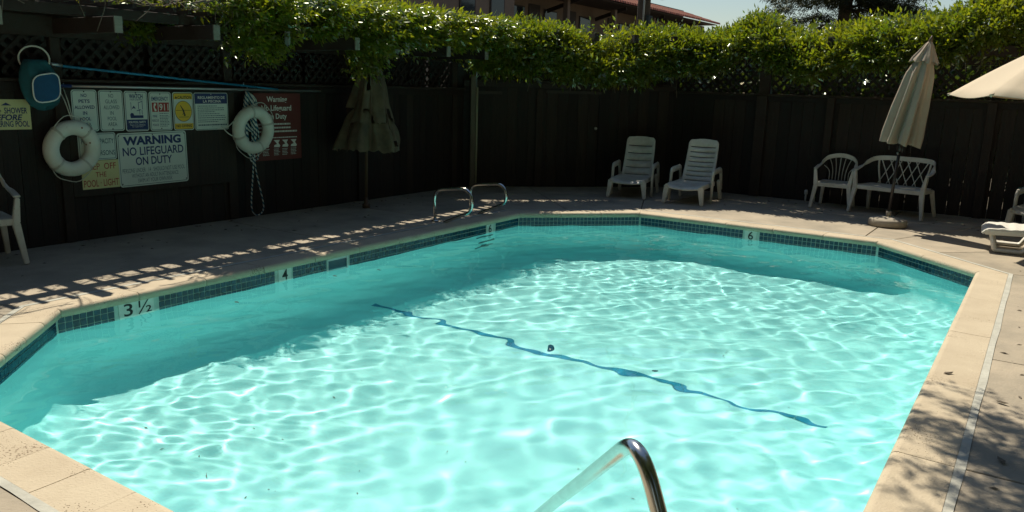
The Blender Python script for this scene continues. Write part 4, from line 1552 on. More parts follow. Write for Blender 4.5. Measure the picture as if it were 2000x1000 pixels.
def lounger(label, loc, rz, nslot, v0, v1, m=PLASTIC, recline=22, group='white plastic lounge chairs round the pool', flat_=False, seat_len=0.78, back_len=0.68, W=0.54, arms=True):
    """x across, -y towards the foot end, z up; origin under the foot-end edge"""
    t = thing('lounge_chair', label, 'lounge chair', loc, rz, group)
    H = 0.275
    # seat
    cuts = [-0.5, -0.47, -0.36, -0.18, 0, 0.18, 0.36, 0.47, 0.5]
    vs = sorted(set([0, 0.02, 0.05] + [round(x, 3) for k in range(4) for x in (0.24 + 0.15 * k, 0.253 + 0.15 * k)] + [0.13, 0.97, 1.0]))
    hv = [i for i in range(len(vs) - 1) if abs(vs[i + 1] - vs[i] - 0.013) < 1e-4]

    def seat(u, v):
        lipz = -0.035 * max(0, 1 - v / 0.07)
        sag = -0.028 * (1 - (2 * u) ** 2) * (1 - 0.5 * v)
        return (u * W, v * seat_len, H + sag + lipz + 0.012 * (abs(u) > 0.48))
    mb = MB().panel(seat, cuts, vs, 0.016, lambda i, j: j in hv and 2 <= i <= 5)
    mb.build('seat', m, t, bevel=0)
    mb = MB()
    for sx in (-1, 1):
        mb2 = MB()
        mb2.beam((sx * W * 0.49, 0.0, H - 0.02), (sx * W * 0.49, seat_len, H - 0.02), 0.022, 0.065, (0, 0, 1))
        mb2.build('side_rail', m, t, bevel=0.006)
    # legs
    for sx in (-1, 1):
        mb = MB()
        leg(mb, (sx * W * 0.47, 0.035, H - 0.01), (sx * (W * 0.5 + 0.02), 0.005, 0), 0.085, 0.05, 0.06, 0.045)
        mb.build('leg', m, t, bevel=0.008)
        mb = MB()
        leg(mb, (sx * (W * 0.5 + 0.03), seat_len + 0.12, 0.30), (sx * (W * 0.5 + 0.05), seat_len + 0.22, 0), 0.05, 0.05, 0.07, 0.05)
        mb.build('leg', m, t, bevel=0.008)
    if arms:
        for sx in (-1, 1):
            pts = fillet([(sx * (W * 0.5 + 0.055), 0.40, 0.0), (sx * (W * 0.5 + 0.05), 0.43, 0.455), (sx * (W * 0.5 + 0.05), seat_len + 0.12, 0.47), (sx * (W * 0.5 + 0.055), seat_len + 0.20, 0.16)], 0.07, 5)
            mb = MB()
            k = len(pts)
            ws = [0.034 + 0.012 * math.sin(math.pi * q / (k - 1)) for q in range(k)]
            mb.tube(pts, ws, 8, flat=0.62)
            mb.build('armrest', m, t)
    # back
    c_, s_ = math.cos(R(90 - recline)), math.sin(R(90 - recline))
    slv, holes = [0.0, 0.03], []
    for k in range(nslot):
        c = lerp(v0, v1, k / max(1, nslot - 1))
        slv += [c - 0.0095, c + 0.0095]
    slv += [0.93, 0.965, 0.985, 0.996, 1.0]
    slv = sorted(set(round(v, 4) for v in slv))
    cent = [lerp(v0, v1, k / max(1, nslot - 1)) for k in range(nslot)]
    hv2 = [i for i in range(len(slv) - 1) if any(abs((slv[i] + slv[i + 1]) / 2 - c) < 0.003 for c in cent)]
    bc = [-0.5, -0.475, -0.41, -0.2, 0, 0.2, 0.41, 0.475, 0.5]

    def back(u, v):
        w = W * (0.93 - 0.06 * v)
        corner = max(0, (v - 0.90) / 0.10)
        w *= 1 - 0.16 * corner ** 2.5
        dome = 0.03 * (1 - (2 * u) ** 2) * max(0, (v - 0.7) / 0.3) ** 2
        vv = v * back_len + dome
        sag = 0.035 * (1 - (2 * u) ** 2) + 0.03 * math.sin(v * math.pi)
        return (u * w, seat_len - 0.03 + vv * c_ + sag * s_, H - 0.01 + vv * s_ - sag * c_)
    MB().panel(back, bc, slv, 0.018, lambda i, j: j in hv2 and 2 <= i <= 5).build('backrest', m, t)
    return t


lounger('white plastic lounge chair with four widely spaced slots across its tall back', (-5.30, 11.12, 0), R(14), 5, 0.06, 0.80, W=0.53, back_len=0.66)
lounger('white plastic lounge chair with many narrow slots, right of the wide-slotted one', (-4.375, 11.10, 0), R(6), 8, 0.04, 0.84, W=0.535, back_len=0.68)
lounger('slatted upright lounge chair in shade at the right edge, behind the sunlit sunbed', (-0.03, 11.93, 0), R(-12), 7, 0.08, 0.84, W=0.56, back_len=0.72)

# sunbed at the right edge: foot end towards the pool, sled legs
sb = thing('sunbed', 'sunlit white plastic sunbed with ribbed top and sled leg, right edge of the deck', 'sunbed', (-0.50, 10.42, 0), R(4))
cu = [0, 0.03, 0.08, 0.16, 0.24, 0.32, 0.4, 0.48, 0.56, 0.64, 0.72, 0.8, 0.88, 0.94, 1.0]


def bed(u, v):
    x = u * 1.5
    rib = 0.006 * (1 if (int(u * 25) % 2) else 0) if u > 0.08 else 0
    roll = -0.05 * max(0, 1 - u / 0.05) ** 2
    return (x, (v - 0.5) * 0.60, 0.245 + 0.05 * u ** 1.5 + roll + rib - 0.02 * (1 - (2 * v - 1) ** 2))


MB().panel(bed, [k / 50 for k in range(51)], [0, 0.04, 0.12, 0.3, 0.5, 0.7, 0.88, 0.96, 1.0], 0.02).build('bed', PLASTIC2, sb)
for sy in (-1, 1):
    MB().beam((0.02, sy * 0.29, 0.215), (1.48, sy * 0.29, 0.262), 0.03, 0.055).build('side_rail', PLASTIC2, sb, bevel=0.006)
    mb = MB()
    pts = fillet([(0.085, sy * 0.27, 0.22), (0.14, sy * 0.275, 0.02), (0.40, sy * 0.275, 0.02), (0.52, sy * 0.27, 0.23)], 0.03, 4)
    mb.tube(pts, 0.028, 4)
    o = mb.build('leg', PLASTIC2, sb)
    mb = MB()
    pts = fillet([(0.95, sy * 0.27, 0.23), (1.0, sy * 0.275, 0.02), (1.25, sy * 0.275, 0.02), (1.38, sy * 0.27, 0.24)], 0.03, 4)
    mb.tube(pts, 0.028, 4)
    mb.build('leg', PLASTIC2, sb)


def armchair(label, loc, rz, W=0.50, m=PLASTIC, slats=7, name='garden_chair', cat='chair', bench=False, sz=0.375, top=0.755, armz=0.575, group=None):
    """monobloc chair, faces -y; origin on the floor under the middle of the front edge"""
    t = thing(name, label, cat, loc, rz, group)
    D = 0.45
    hw = W / 2

    def seat(u, v):
        return (u * (W - 0.06) * (1 - 0.10 * v), v * D, sz - 0.018 * math.sin(v * math.pi) * (1 - (2 * u) ** 2) - 0.02 * max(0, 1 - v / 0.06))
    vs = [0, 0.03, 0.08, 0.2] + [x for k in range(4) for x in (0.3 + 0.15 * k, 0.318 + 0.15 * k)] + [0.9, 1.0]
    hv = [i for i in range(len(vs) - 1) if abs(vs[i + 1] - vs[i] - 0.018) < 1e-4]
    MB().panel(seat, [-0.5, -0.46, -0.36, -0.12, 0.12, 0.36, 0.46, 0.5], vs, 0.014, lambda i, j: j in hv and i in (2, 4) and not bench).build('seat', m, t)
    MB().beam((-hw + 0.04, 0.0, sz - 0.03), (hw - 0.04, 0.0, sz - 0.03), 0.02, 0.055).build('apron', m, t, bevel=0.005)
    for sx in (-1, 1):
        MB().beam((sx * (hw - 0.035), 0.0, sz - 0.03), (sx * (hw - 0.05), D - 0.02, sz - 0.03), 0.02, 0.05).build('side_rail', m, t, bevel=0.005)
        mb = MB()
        mb.beam((sx * hw, 0.02, armz - 0.01), (sx * (hw - 0.03), 0.0, sz - 0.04), 0.036, 0.05, (0, 1, 0), 0.062, 0.05)
        mb.beam((sx * (hw - 0.03), 0.0, sz - 0.041), (sx * (hw + 0.015), -0.045, 0.0), 0.062, 0.05, (0, 1, 0), 0.04, 0.036)
        mb.build('leg', m, t, bevel=0.006)
        mb = MB()
        mb.beam((sx * (hw - 0.06), D - 0.02, sz - 0.02), (sx * (hw - 0.02), D + 0.09, 0.0), 0.055, 0.045, (0, 1, 0), 0.04, 0.036)
        mb.build('leg', m, t, bevel=0.006)
    # arms and back rim as one sweeping band
    if bench:
        rim = [(-hw, 0.02, armz), (-hw - 0.005, 0.16, armz + 0.03), (-hw + 0.03, 0.33, top - 0.06), (-hw + 0.13, D + 0.02, top), (0, D + 0.045, top + 0.012), (hw - 0.13, D + 0.02, top), (hw - 0.03, 0.33, top - 0.06), (hw + 0.005, 0.16, armz + 0.03), (hw, 0.02, armz)]
    else:
        rim = [(-hw, 0.02, armz), (-hw - 0.004, 0.2, armz + 0.02), (-hw + 0.02, D - 0.04, armz + 0.075), (-hw * 0.66, D + 0.03, top - 0.035), (0, D + 0.05, top), (hw * 0.66, D + 0.03, top - 0.035), (hw - 0.02, D - 0.04, armz + 0.075), (hw + 0.004, 0.2, armz + 0.02), (hw, 0.02, armz)]
    P = smooth_path(rim, 5)
    mb = MB()
    vsx = []
    for k, p in enumerate(P):
        tt = (P[min(k + 1, len(P) - 1)] - P[max(k - 1, 0)]).normalized()
        f = abs(k / (len(P) - 1) - 0.5) * 2
        # flat on the arms, standing upright along the back
        side = Vector((0, 0, 1)) if f < 0.5 else Vector((tt.y, -tt.x, 0)).normalized().lerp(Vector((0, 0, 1)), max(0, 1 - (f - 0.5) * 5)).normalized()
        thk = tt.cross(side).normalized()
        w = 0.032 if f < 0.7 else 0.028
        vsx += [p + side * w + thk * 0.009, p + side * w - thk * 0.009, p - side * w - thk * 0.009, p - side * w + thk * 0.009]
    k = len(P)
    fs = [(a * 4 + j, a * 4 + (j + 1) % 4, a * 4 + 4 + (j + 1) % 4, a * 4 + 4 + j) for a in range(k - 1) for j in range(4)]
    fs += [(3, 2, 1, 0), ((k - 1) * 4, (k - 1) * 4 + 1, (k - 1) * 4 + 2, (k - 1) * 4 + 3)]
    mb.add(vsx, fs)
    mb.build('back_rim', m, t, bevel=0.005)
    # slats of the back
    yb, zb = D - 0.015, sz
    if not bench:
        for q in range(slats):
            f = (q / (slats - 1) - 0.5) * 2
            x0_, x1_ = f * W * 0.26, f * W * 0.43
            ztop = top - 0.02 - 0.10 * abs(f) ** 2.2 - (0.04 if abs(f) > 0.9 else 0)
            pts = smooth_path([(x0_, yb, zb), (x0_ * 1.02, yb + 0.015, zb + 0.12), (lerp(x0_, x1_, 0.4), yb + 0.035, lerp(zb + 0.12, ztop, 0.55)), (x1_, yb + 0.055 - 0.03 * abs(f), ztop)], 3)
            MB().tube(pts, 0.012, 4, flat=0.5).build('slat', m, t)
    else:
        n = 5
        xl, xr = -hw + 0.17, hw - 0.17
        for sx in (-1, 1):
            pts = smooth_path([(sx * (hw - 0.13), yb + 0.05, top - 0.02), (sx * (hw - 0.145), yb + 0.03, lerp(zb, top, 0.6)), (sx * (hw - 0.20), yb, zb)], 5)
            MB().tube(pts, 0.020, 6, flat=0.6).build('slat', m, t)
        for q in range(n):
            for sgn in (-1, 1):
                c = lerp(xl + 0.02, xr - 0.02, (q + 0.5) / n)
                a_, b_ = c - sgn * 0.085, c + sgn * 0.085
                a_, b_ = min(max(a_, xl - 0.02), xr + 0.02), min(max(b_, xl - 0.03), xr + 0.03)
                MB().tube(smooth_path([(a_, yb + 0.0, zb + 0.01), ((a_ + b_) / 2, yb + 0.03 + 0.004 * sgn, (zb + top) / 2), (b_, yb + 0.05, top - 0.01)], 4), 0.011, 4, flat=0.6).build('slat', m, t)
    return t


armchair('white plastic armchair with fan-shaped slatted back, left of the bench', (-2.56, 12.31, 0), R(2), W=0.52, slats=7)
armchair('white plastic garden bench with diamond lattice back behind the closed umbrella', (-1.79, 12.17, 0), R(-13), W=0.98, name='garden_bench', cat='bench', bench=True, sz=0.395, top=0.765, armz=0.60)
armchair('white plastic armchair cut off by the left edge, under the shower sign', (-7.40, 3.04, 0), R(76), W=0.56, slats=5, sz=0.40, top=0.86, armz=0.585)


# ------------------------------------------------------------------ umbrellas
def folded(mb, prof, npl, cx=lambda f: (0, 0), seed=1, ragged=0.0, n=96, deep=0.22):
    """folded canopy: prof [(z, r)] top to bottom with npl pleats"""
    rr_ = random.Random(seed)
    ph = [rr_.uniform(-0.3, 0.3) for _ in range(npl)]
    am = [rr_.uniform(0.7, 1.3) for _ in range(npl)]
    vs = []
    k = len(prof)
    for i, (z, r) in enumerate(prof):
        f = i / (k - 1)
        for j in range(n):
            a = 2 * math.pi * j / n
            g_ = int(a / (2 * math.pi) * npl) % npl
            pl_ = math.cos(a * npl + 0.4 * math.sin(3 * a + seed) + 1.2 * f)
            rad = r * (1 + deep * am[g_] * (pl_ * 0.7 + 0.3 * math.cos(2 * npl * a + ph[g_])) * min(1, 0.25 + f * 1.3))
            dz = 0
            if i == k - 1:
                dz = -0.03 * (0.5 + 0.5 * math.cos(a * npl)) if not ragged else -ragged * (1.2 * noise.noise((a * 1.7, seed, 0)) + 0.5 * rr_.uniform(0, 1))
            if ragged and i > 0:
                rad *= 1 + ragged * 0.8 * math.sin(a * 5 + z * 9)
            x_, y_ = cx(f)
            vs.append((x_ + rad * math.cos(a), y_ + rad * math.sin(a), z + dz))
    fs = [(i * n + j, (i + 1) * n + j, (i + 1) * n + (j + 1) % n, i * n + (j + 1) % n) for i in range(k - 1) for j in range(n)]
    mb.add(vs, fs, True)
    return mb


def interp_prof(keys, m):
    out = []
    for k in range(m):
        f = k / (m - 1) * (len(keys) - 1)
        i = min(int(f), len(keys) - 2)
        out.append((lerp(keys[i][0], keys[i + 1][0], f - i), lerp(keys[i][1], keys[i + 1][1], f - i)))
    return out


# closed umbrella with a round concrete base
ub = thing('patio_umbrella', 'closed taupe umbrella leaning out of a round concrete base beside the pool', 'umbrella', (-1.61, 11.26, 0))
mb = MB().lathe([(0.0, 0.0), (0.225, 0.0), (0.235, 0.012), (0.232, 0.075), (0.215, 0.092), (0.12, 0.112), (0.05, 0.122), (0.0, 0.124)], 40, cap=False)
mb.build('base', BASEC, ub)
MB().lathe([(0.032, 0.115), (0.032, 0.185), (0.026, 0.19)], 16).build('socket', BASEC, ub)
top0 = Vector((0.035, 0, 1.02))
MB().tube([(0, 0, 0.18), top0], 0.019, 12).build('pole', POLEM, ub)
mb = MB().lathe([(0.024, 0.96), (0.03, 0.98), (0.03, 1.05), (0.024, 1.06)], 14, lambda r, z, a: (0.034 + r * math.cos(a), r * math.sin(a), z))
mb.build('tilt_joint', POLEM, ub)
MB().tube([(0.03, -0.02, 0.93), (0.02, -0.06, 0.95), (0.03, -0.075, 0.93)], 0.009, 8).build('crank', DULL, ub)
tip = Vector((0.225, 0, 2.345))
dirv = (tip - top0).normalized()
MB().tube([top0, tip], 0.017, 10).build('pole', POLEM, ub)
rot = dirv.to_track_quat('Z', 'Y').to_matrix().to_4x4()
Mu = Matrix.Translation(top0) @ rot
mb = folded(MB(), interp_prof([(1.155, 0.045), (1.05, 0.10), (0.9, 0.135), (0.6, 0.155), (0.35, 0.172), (0.16, 0.19), (0.06, 0.195)], 26), 7, cx=lambda f: (-0.045 * f * f, 0.0), seed=4, deep=0.44)
mb.v = [tuple(Mu @ Vector(v)) for v in mb.v]
mb.build('canopy', UMBT, ub)
mb = folded(MB(), interp_prof([(1.315, 0.02), (1.27, 0.05), (1.17, 0.10), (1.075, 0.155)], 10), 7, seed=6, deep=0.16)
mb.v = [tuple(Mu @ Vector(v)) for v in mb.v]
mb.build('top_vent', UMBT, ub)
mb = MB().lathe([(0.02, 1.30), (0.028, 1.315), (0.018, 1.35), (0.005, 1.385)], 12)
mb.v = [tuple(Mu @ Vector(v)) for v in mb.v]
mb.build('finial', REDP if False else POLEW, ub)
for k in range(4):
    a = k * 1.57 + 0.4
    p = Mu @ Vector((0.13 * math.cos(a) - 0.06, 0.13 * math.sin(a), 0.05))
    MB().tube([p, p + Vector((0.0, 0, -0.10))], 0.006, 6).build('rib', POLEM, ub)

# tattered umbrella by the left fence
uo = thing('patio_umbrella', 'tattered closed umbrella with torn two-tier tan canopy standing against the left fence', 'umbrella', (-7.44, 7.68, 0), 0, None, (0, 0))
MB().tube([(0, 0, 0), (-0.01, 0.03, 1.0), (-0.02, 0.13, 2.15)], 0.02, 10).build('pole', POLEW, uo)
MB().lathe([(0.05, 0), (0.05, 0.05), (0.028, 0.06), (0.028, 0.14)], 14).build('foot_tube', POLEW, uo)
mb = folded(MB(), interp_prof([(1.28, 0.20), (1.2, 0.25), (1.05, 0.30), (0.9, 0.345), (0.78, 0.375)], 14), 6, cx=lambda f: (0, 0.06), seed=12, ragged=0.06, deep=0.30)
holes_ = []
o = mb.build('lower_canopy', UMBO, uo)
bm = bmesh.new()
bm.from_mesh(o.data)
rr = random.Random(8)
bm.faces.ensure_lookup_table()
dead = []
for f in bm.faces:
    c = f.calc_center_median()
    a = math.atan2(c.y - 0.06, c.x)
    if c.z > 1.12 and noise.noise((a * 2.2, c.z * 3, 4)) > 0.02 or (c.z < 0.9 and noise.noise((a * 3.4, c.z * 5, 9)) > 0.27):
        dead.append(f)
bmesh.ops.delete(bm, geom=dead, context='FACES')
bm.to_mesh(o.data)
bm.free()
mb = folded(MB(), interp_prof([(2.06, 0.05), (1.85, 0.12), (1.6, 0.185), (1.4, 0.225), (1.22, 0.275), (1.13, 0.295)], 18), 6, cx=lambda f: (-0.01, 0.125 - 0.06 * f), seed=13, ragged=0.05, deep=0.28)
o = mb.build('upper_canopy', UMBO, uo)
bm = bmesh.new()
bm.from_mesh(o.data)
dead = []
for f in bm.faces:
    c = f.calc_center_median()
    a = math.atan2(c.y - 0.08, c.x)
    if c.z < 1.3 and noise.noise((a * 2.6, c.z * 2.0, 2)) > 0.18 or (1.55 < c.z < 1.72 and noise.noise((a * 3.0, c.z * 6, 5)) > 0.3):
        dead.append(f)
bmesh.ops.delete(bm, geom=dead, context='FACES')
bm.to_mesh(o.data)
bm.free()
for k in range(6):
    a = k * 1.047 + 0.3
    MB().tube([(-0.02, 0.12, 1.95), (0.2 * math.cos(a), 0.09 + 0.2 * math.sin(a), 1.4), (0.36 * math.cos(a), 0.06 + 0.36 * math.sin(a), 0.82)], 0.008, 5).build('rib', POLEW, uo)

# open umbrella at the right edge
up_ = thing('market_umbrella', 'open cream umbrella cut off by the right edge above the sunlit sunbed', 'umbrella', (0.25, 10.5, 0))
RU, ZR, ZT = 1.30, 1.69, 2.44


def can(r, a, z0=0.0):
    # eight panels, flat between ribs, gently sagging
    k = a / (math.pi / 4)
    f = k - math.floor(k)
    flatr = math.cos(math.pi / 8) / math.cos((f - 0.5) * math.pi / 4)
    q = r / RU
    z = ZT - (ZT - ZR) * (0.62 * q + 0.38 * q ** 0.6 if False else 0.78 * q + 0.22 * q * q) - 0.035 * math.sin(f * math.pi) * q
    rr_ = r * (flatr * 0.985 if r > 0 else 1)
    a2 = a + R(6)
    return (rr_ * math.cos(a2), rr_ * math.sin(a2), z + z0)


n = 64
for nm, ra, rb, dz in (('canopy', 0.30, RU, 0.0), ('top_vent', 0.02, 0.50, 0.045)):
    mb = MB()
    m = 9
    vs = []
    for lay in (0, -0.004):
        for i in range(m):
            r = lerp(ra, rb, i / (m - 1))
            for j in range(n):
                x, y, z = can(r, 2 * math.pi * j / n)
                vs.append((x, y, z + dz + lay - 0.02 * (dz > 0) * (r / rb)))
    fs = []
    for l in (0, m * n):
        for i in range(m - 1):
            for j in range(n):
                q = (l + i * n + j, l + (i + 1) * n + j, l + (i + 1) * n + (j + 1) % n, l + i * n + (j + 1) % n)
                fs.append(q if l == 0 else q[::-1])
    for j in range(n):
        fs.append(((m - 1) * n + j, m * n + (m - 1) * n + j, m * n + (m - 1) * n + (j + 1) % n, (m - 1) * n + (j + 1) % n))
    mb.add(vs, fs, True)
    mb.sm[-n:] = [False] * n
    mb.build(nm, UMBC, up_)
for k in range(8):
    a = k * math.pi / 4 + 1e-4
    p0, p1, p2 = can(0.05, a), can(0.7, a), can(RU * 0.995, a)
    MB().tube([(p[0], p[1], p[2] - 0.018) for p in (p0, p1, p2)], 0.011, 6).build('rib', POLEW, up_)
    MB().tube([(0, 0, 1.78), (can(0.62, a)[0], can(0.62, a)[1], can(0.62, a)[2] - 0.02)], 0.009, 6).build('strut', POLEW, up_)
    e = can(RU, a)
    MB().tube([(e[0] * 0.93, e[1] * 0.93, e[2] + 0.022), (e[0] * 1.008, e[1] * 1.008, e[2] - 0.006)], 0.017, 6).build('rib_pocket', UMBC, up_)
MB().tube([(0, 0, 0.1), (0, 0, 2.36)], 0.022, 12).build('pole', POLEW, up_)
MB().lathe([(0.0, 0.0), (0.23, 0.0), (0.24, 0.015), (0.225, 0.08), (0.05, 0.12), (0.04, 0.22), (0.0, 0.22)], 30, cap=False).build('base', BASEC, up_)


# translucent cloth for the cream canopy
nt = UMBC.node_tree
pb = nt.nodes['Principled BSDF']
tl = nt.nodes.new('ShaderNodeBsdfTranslucent')
tl.inputs[0].default_value = (0.70, 0.50, 0.28, 1)
ms = nt.nodes.new('ShaderNodeMixShader')
ms.inputs[0].default_value = 0.22
nt.links.new(pb.outputs[0], ms.inputs[1])
nt.links.new(tl.outputs[0], ms.inputs[2])
nt.links.new(ms.outputs[0], nt.nodes['Material Output'].inputs[0])

# ------------------------------------------------------------------ metal rails
gl = 'stainless grab rail looping over the pool edge, '
for y, dx, lab in ((7.5, 0.0, gl + 'nearer the left fence signs'), (8.36, -0.10, gl + 'farther of the two, before the shower post')):
    t = thing('grab_rail', lab, 'rail', (-6.11 + dx, y, 0), 0, 'grab rails at the recessed pool steps')
    k = 0.94 if dx else 1.0
    pts = fillet([(0, 0, 0), (-0.02, 0, 0.385 * k), (0.52, 0, 0.445 * k), (0.58, 0, 0.18), (0.20, 0, 0.025), (0.13, 0, -0.01)], 0.14, 7)
    MB().tube(pts, 0.0185, 12).build('tube', STEEL, t)
    MB().lathe([(0.045, 0.0), (0.045, 0.006), (0.024, 0.016)], 16).build('flange', STEEL, t)
t = thing('handrail', 'large stainless steel handrail curving down into the near corner of the pool', 'rail', (-0.70, 1.585, 0))
pts = fillet([(0.18, -0.09, 0.0), (0.140, -0.05, 0.60), (0.018, -0.012, 0.878), (-0.60, 0.60, 0.185), (-1.16, 1.16, -0.45)], 0.12, 12)
MB().tube(pts, 0.0195, 16).build('tube', STEEL, t)
o = MB().lathe([(0.045, 0.0), (0.045, 0.006), (0.024, 0.018)], 18).build('flange', STEEL, t, (0.18, -0.09, 0))

# shower post in the corner
sp = thing('shower_post', 'grey square shower post with pipe and small shower head at the fence corner', 'shower', (-7.80, 10.52, 0), R(45))
MB().box(-0.05, -0.05, 0, 0.03, 0.03, 1.80).build('post', POSTW, sp, bevel=0.006)
MB().tube([(0.055, -0.02, 0.0), (0.055, -0.02, 1.60)], 0.016, 10).build('pipe', mat('pale_conduit', (0.42, 0.40, 0.26), 0.5, var=0.4), sp)
MB().tube(fillet([(0.045, 0.0, 1.6), (0.045, 0.0, 2.0), (0.13, -0.02, 1.985), (0.235, -0.05, 1.93)], 0.05), 0.009, 8).build('shower_arm', DULL, sp)
mb = MB().lathe([(0.012, 0.0), (0.02, -0.015), (0.042, -0.06), (0.036, -0.066), (0.0, -0.066)], 14, lambda r, z, a: (0.24 + r * math.cos(a) - z * 0.3, -0.05 + r * math.sin(a), 1.935 + z))
mb.build('shower_head', DULL, sp)
cp = thing('conduit_pipe', 'pale pipe running level through the vine right of the shower post', 'pipe', (-7.25, 10.55, 2.42))
MB().tube([(-0.35, -0.25, 0.012), (0.05, 0.1, 0.006), (0.42, 0.50, -0.02)], 0.013, 8).build('pipe', PIPE, cp)
for (x, h, lab) in ((-3.06, 0.16, 'short white pipe stub standing at the foot of the far fence'), (-2.93, 0.24, 'taller white capped pipe stub beside the fan-back chair')):
    pp_ = thing('pipe_stub', lab, 'pipe', (x, 12.90, 0))
    MB().tube([(0, 0, 0), (0, 0, h)], 0.014, 8).build('pipe', PIPE, pp_)
    MB().lathe([(0.026, h - 0.05), (0.028, h), (0.018, h + 0.02)], 12).build('cap', PIPE, pp_)

# ------------------------------------------------------------------ building, pole and trees beyond the fence
bd = thing('motel_building', 'two storey brown building with balconies and a red tiled roof edge beyond the vines', 'building', (-18, 14, 0))


def bb_(name, m, x0, y0, z0, x1, y1, z1, par=bd, bev=0.0):
    """x from the facade (negative is back), y along"""
    return MB().box(x0, y0 - 14, z0, x1, y1 - 14, z1).build(name, m, par, bevel=bev, seg=1)


bb_('wall', STUCCO, -8, 8, 0, -1.4, 47.4, 5.46)
bb_('wing_wall', STUCCO, -1.397, 8, 0, 0.55, 26.0, 5.3)
bb_('end_wall', STUCCO, -1.397, 46.9, 0, -0.1, 47.4, 5.40)
for y in (22.6, 24.4):
    w = bb_('window', STUCCO2, 0.552, y, 3.4, 0.60, y + 0.9, 4.85)
    o = MB().box(0.601, y + 0.06 - 14, 3.46, 0.604, y + 0.84 - 14, 4.79)
    o.build('pane', GLASSM, w)
bb_('balcony_floor', STUCCO2, -1.39, 26.01, 2.9, 0.0, 46.89, 3.05)
for y in (26.5, 31.1, 35.6, 40.1, 44.6):
    bb_('column', STUCCO, -0.25, y - 0.11, 0, -0.03, y + 0.11, 5.30)
    MB().beam((-1.3, y + 0.3 - 14, 4.9), (0.35, y + 0.3 - 14, 5.38), 0.10, 0.16).build('bracket', STUCCO2, bd)
for y in (27.3, 30.0, 33.2, 37.4, 42.0):
    d_ = bb_('door', STUCCO2, -1.398, y, 3.05, -1.36, y + 0.9, 5.1)
    w = bb_('window', STUCCO2, -1.398, y + 1.25, 3.7, -1.35, y + 2.35, 4.95)
    MB().box(-1.348, y + 1.3 - 14, 3.76, -1.345, y + 2.3 - 14, 4.9).build('pane', GLASSM, w)
for (y0_, y1_) in ((26.62, 30.98), (31.22, 35.48), (35.72, 39.98), (40.22, 44.48)):
    rl = bb_('railing', STUCCO2, -0.16, y0_, 4.02, -0.10, y1_, 4.10)
    mb = MB()
    y = y0_ + 0.08
    while y < y1_:
        MB().box(-0.14, y - 14, 3.05, -0.12, y - 14 + 0.025, 4.02).build('baluster', STUCCO2, rl)
        y += 0.16
bb_('soffit', STUCCO2, -1.39, 8, 5.462, 0.62, 47.6, 5.50)
bb_('parapet', TAR, -2.6, 7.8, 5.502, -1.55, 47.6, 6.36)
# terracotta tiles in courses down the roof edge
rf = MB().add([(0.70, 8 - 14, 5.52), (0.70, 47.7 - 14, 5.52), (-1.54, 47.7 - 14, 6.22), (-1.54, 8 - 14, 6.22)], [(0, 1, 2, 3)]).build('roof', TERRA, bd)
tm = MB()
vs = []
for k, x in enumerate((0, 1)):
    for j in range(6):
        a = math.pi * j / 5
        vs.append((-0.60 * x, 0.13 * math.cos(a) * (1 - 0.15 * x), 0.105 * math.sin(a) * (1 - 0.15 * x) + 0.187 * x))
tm.add(vs, [(j, j + 1, 6 + j + 1, 6 + j) for j in range(5)] + [(0, 5, 4, 3, 2, 1)], True)
tme = tm.mesh('tile')
tme.materials.append(TERRA)
cnt = 0
more = MB()
for c in range(4):
    x0_ = 0.76 - 0.56 * c
    z0_ = 5.50 + 0.175 * c + 0.01
    y = 47.6
    while y > 20:
        if cnt < 290 and y > 29:
            link('tile', tme, None, rf, (x0_, y - 14, z0_))
            cnt += 1
        else:
            more.add([(v[0] + x0_, v[1] + y - 14, v[2] + z0_) for v in tm.v], tm.f, True)
        y -= 0.262
if more.v:
    prop(more.build('tile', TERRA, rf), kind='stuff')

up2 = thing('utility_pole', 'dark wooden utility pole with a round lamp rising behind the vine', 'utility pole', (-7.60, 16.30, 0))
MB().tube([(0, 0, 0), (0, 0, 7.5)], [0.15, 0.12], 16).build('pole', BARK, up2)
MB().box(0.10, -0.10, 2.9, 0.17, 0.10, 3.18).build('meter_box', TAR, up2)
MB().tube([(0.06, -0.13, 0.1), (0.06, -0.14, 7.0)], 0.022, 8).build('conduit', DULL, up2)
MB().tube(fillet([(0.1, -0.02, 3.75), (0.36, 0.1, 3.85), (0.36, 0.1, 3.78)], 0.04), 0.015, 8).build('lamp_arm', TAR, up2)
MB().lathe([(0.0, 3.50), (0.08, 3.515), (0.15, 3.56), (0.18, 3.63), (0.16, 3.71), (0.08, 3.77), (0.0, 3.79)], 20, lambda r, z, a: (0.36 + r * math.cos(a), 0.1 + r * math.sin(a), z), cap=False).build('lamp_globe', GLOBE, up2)


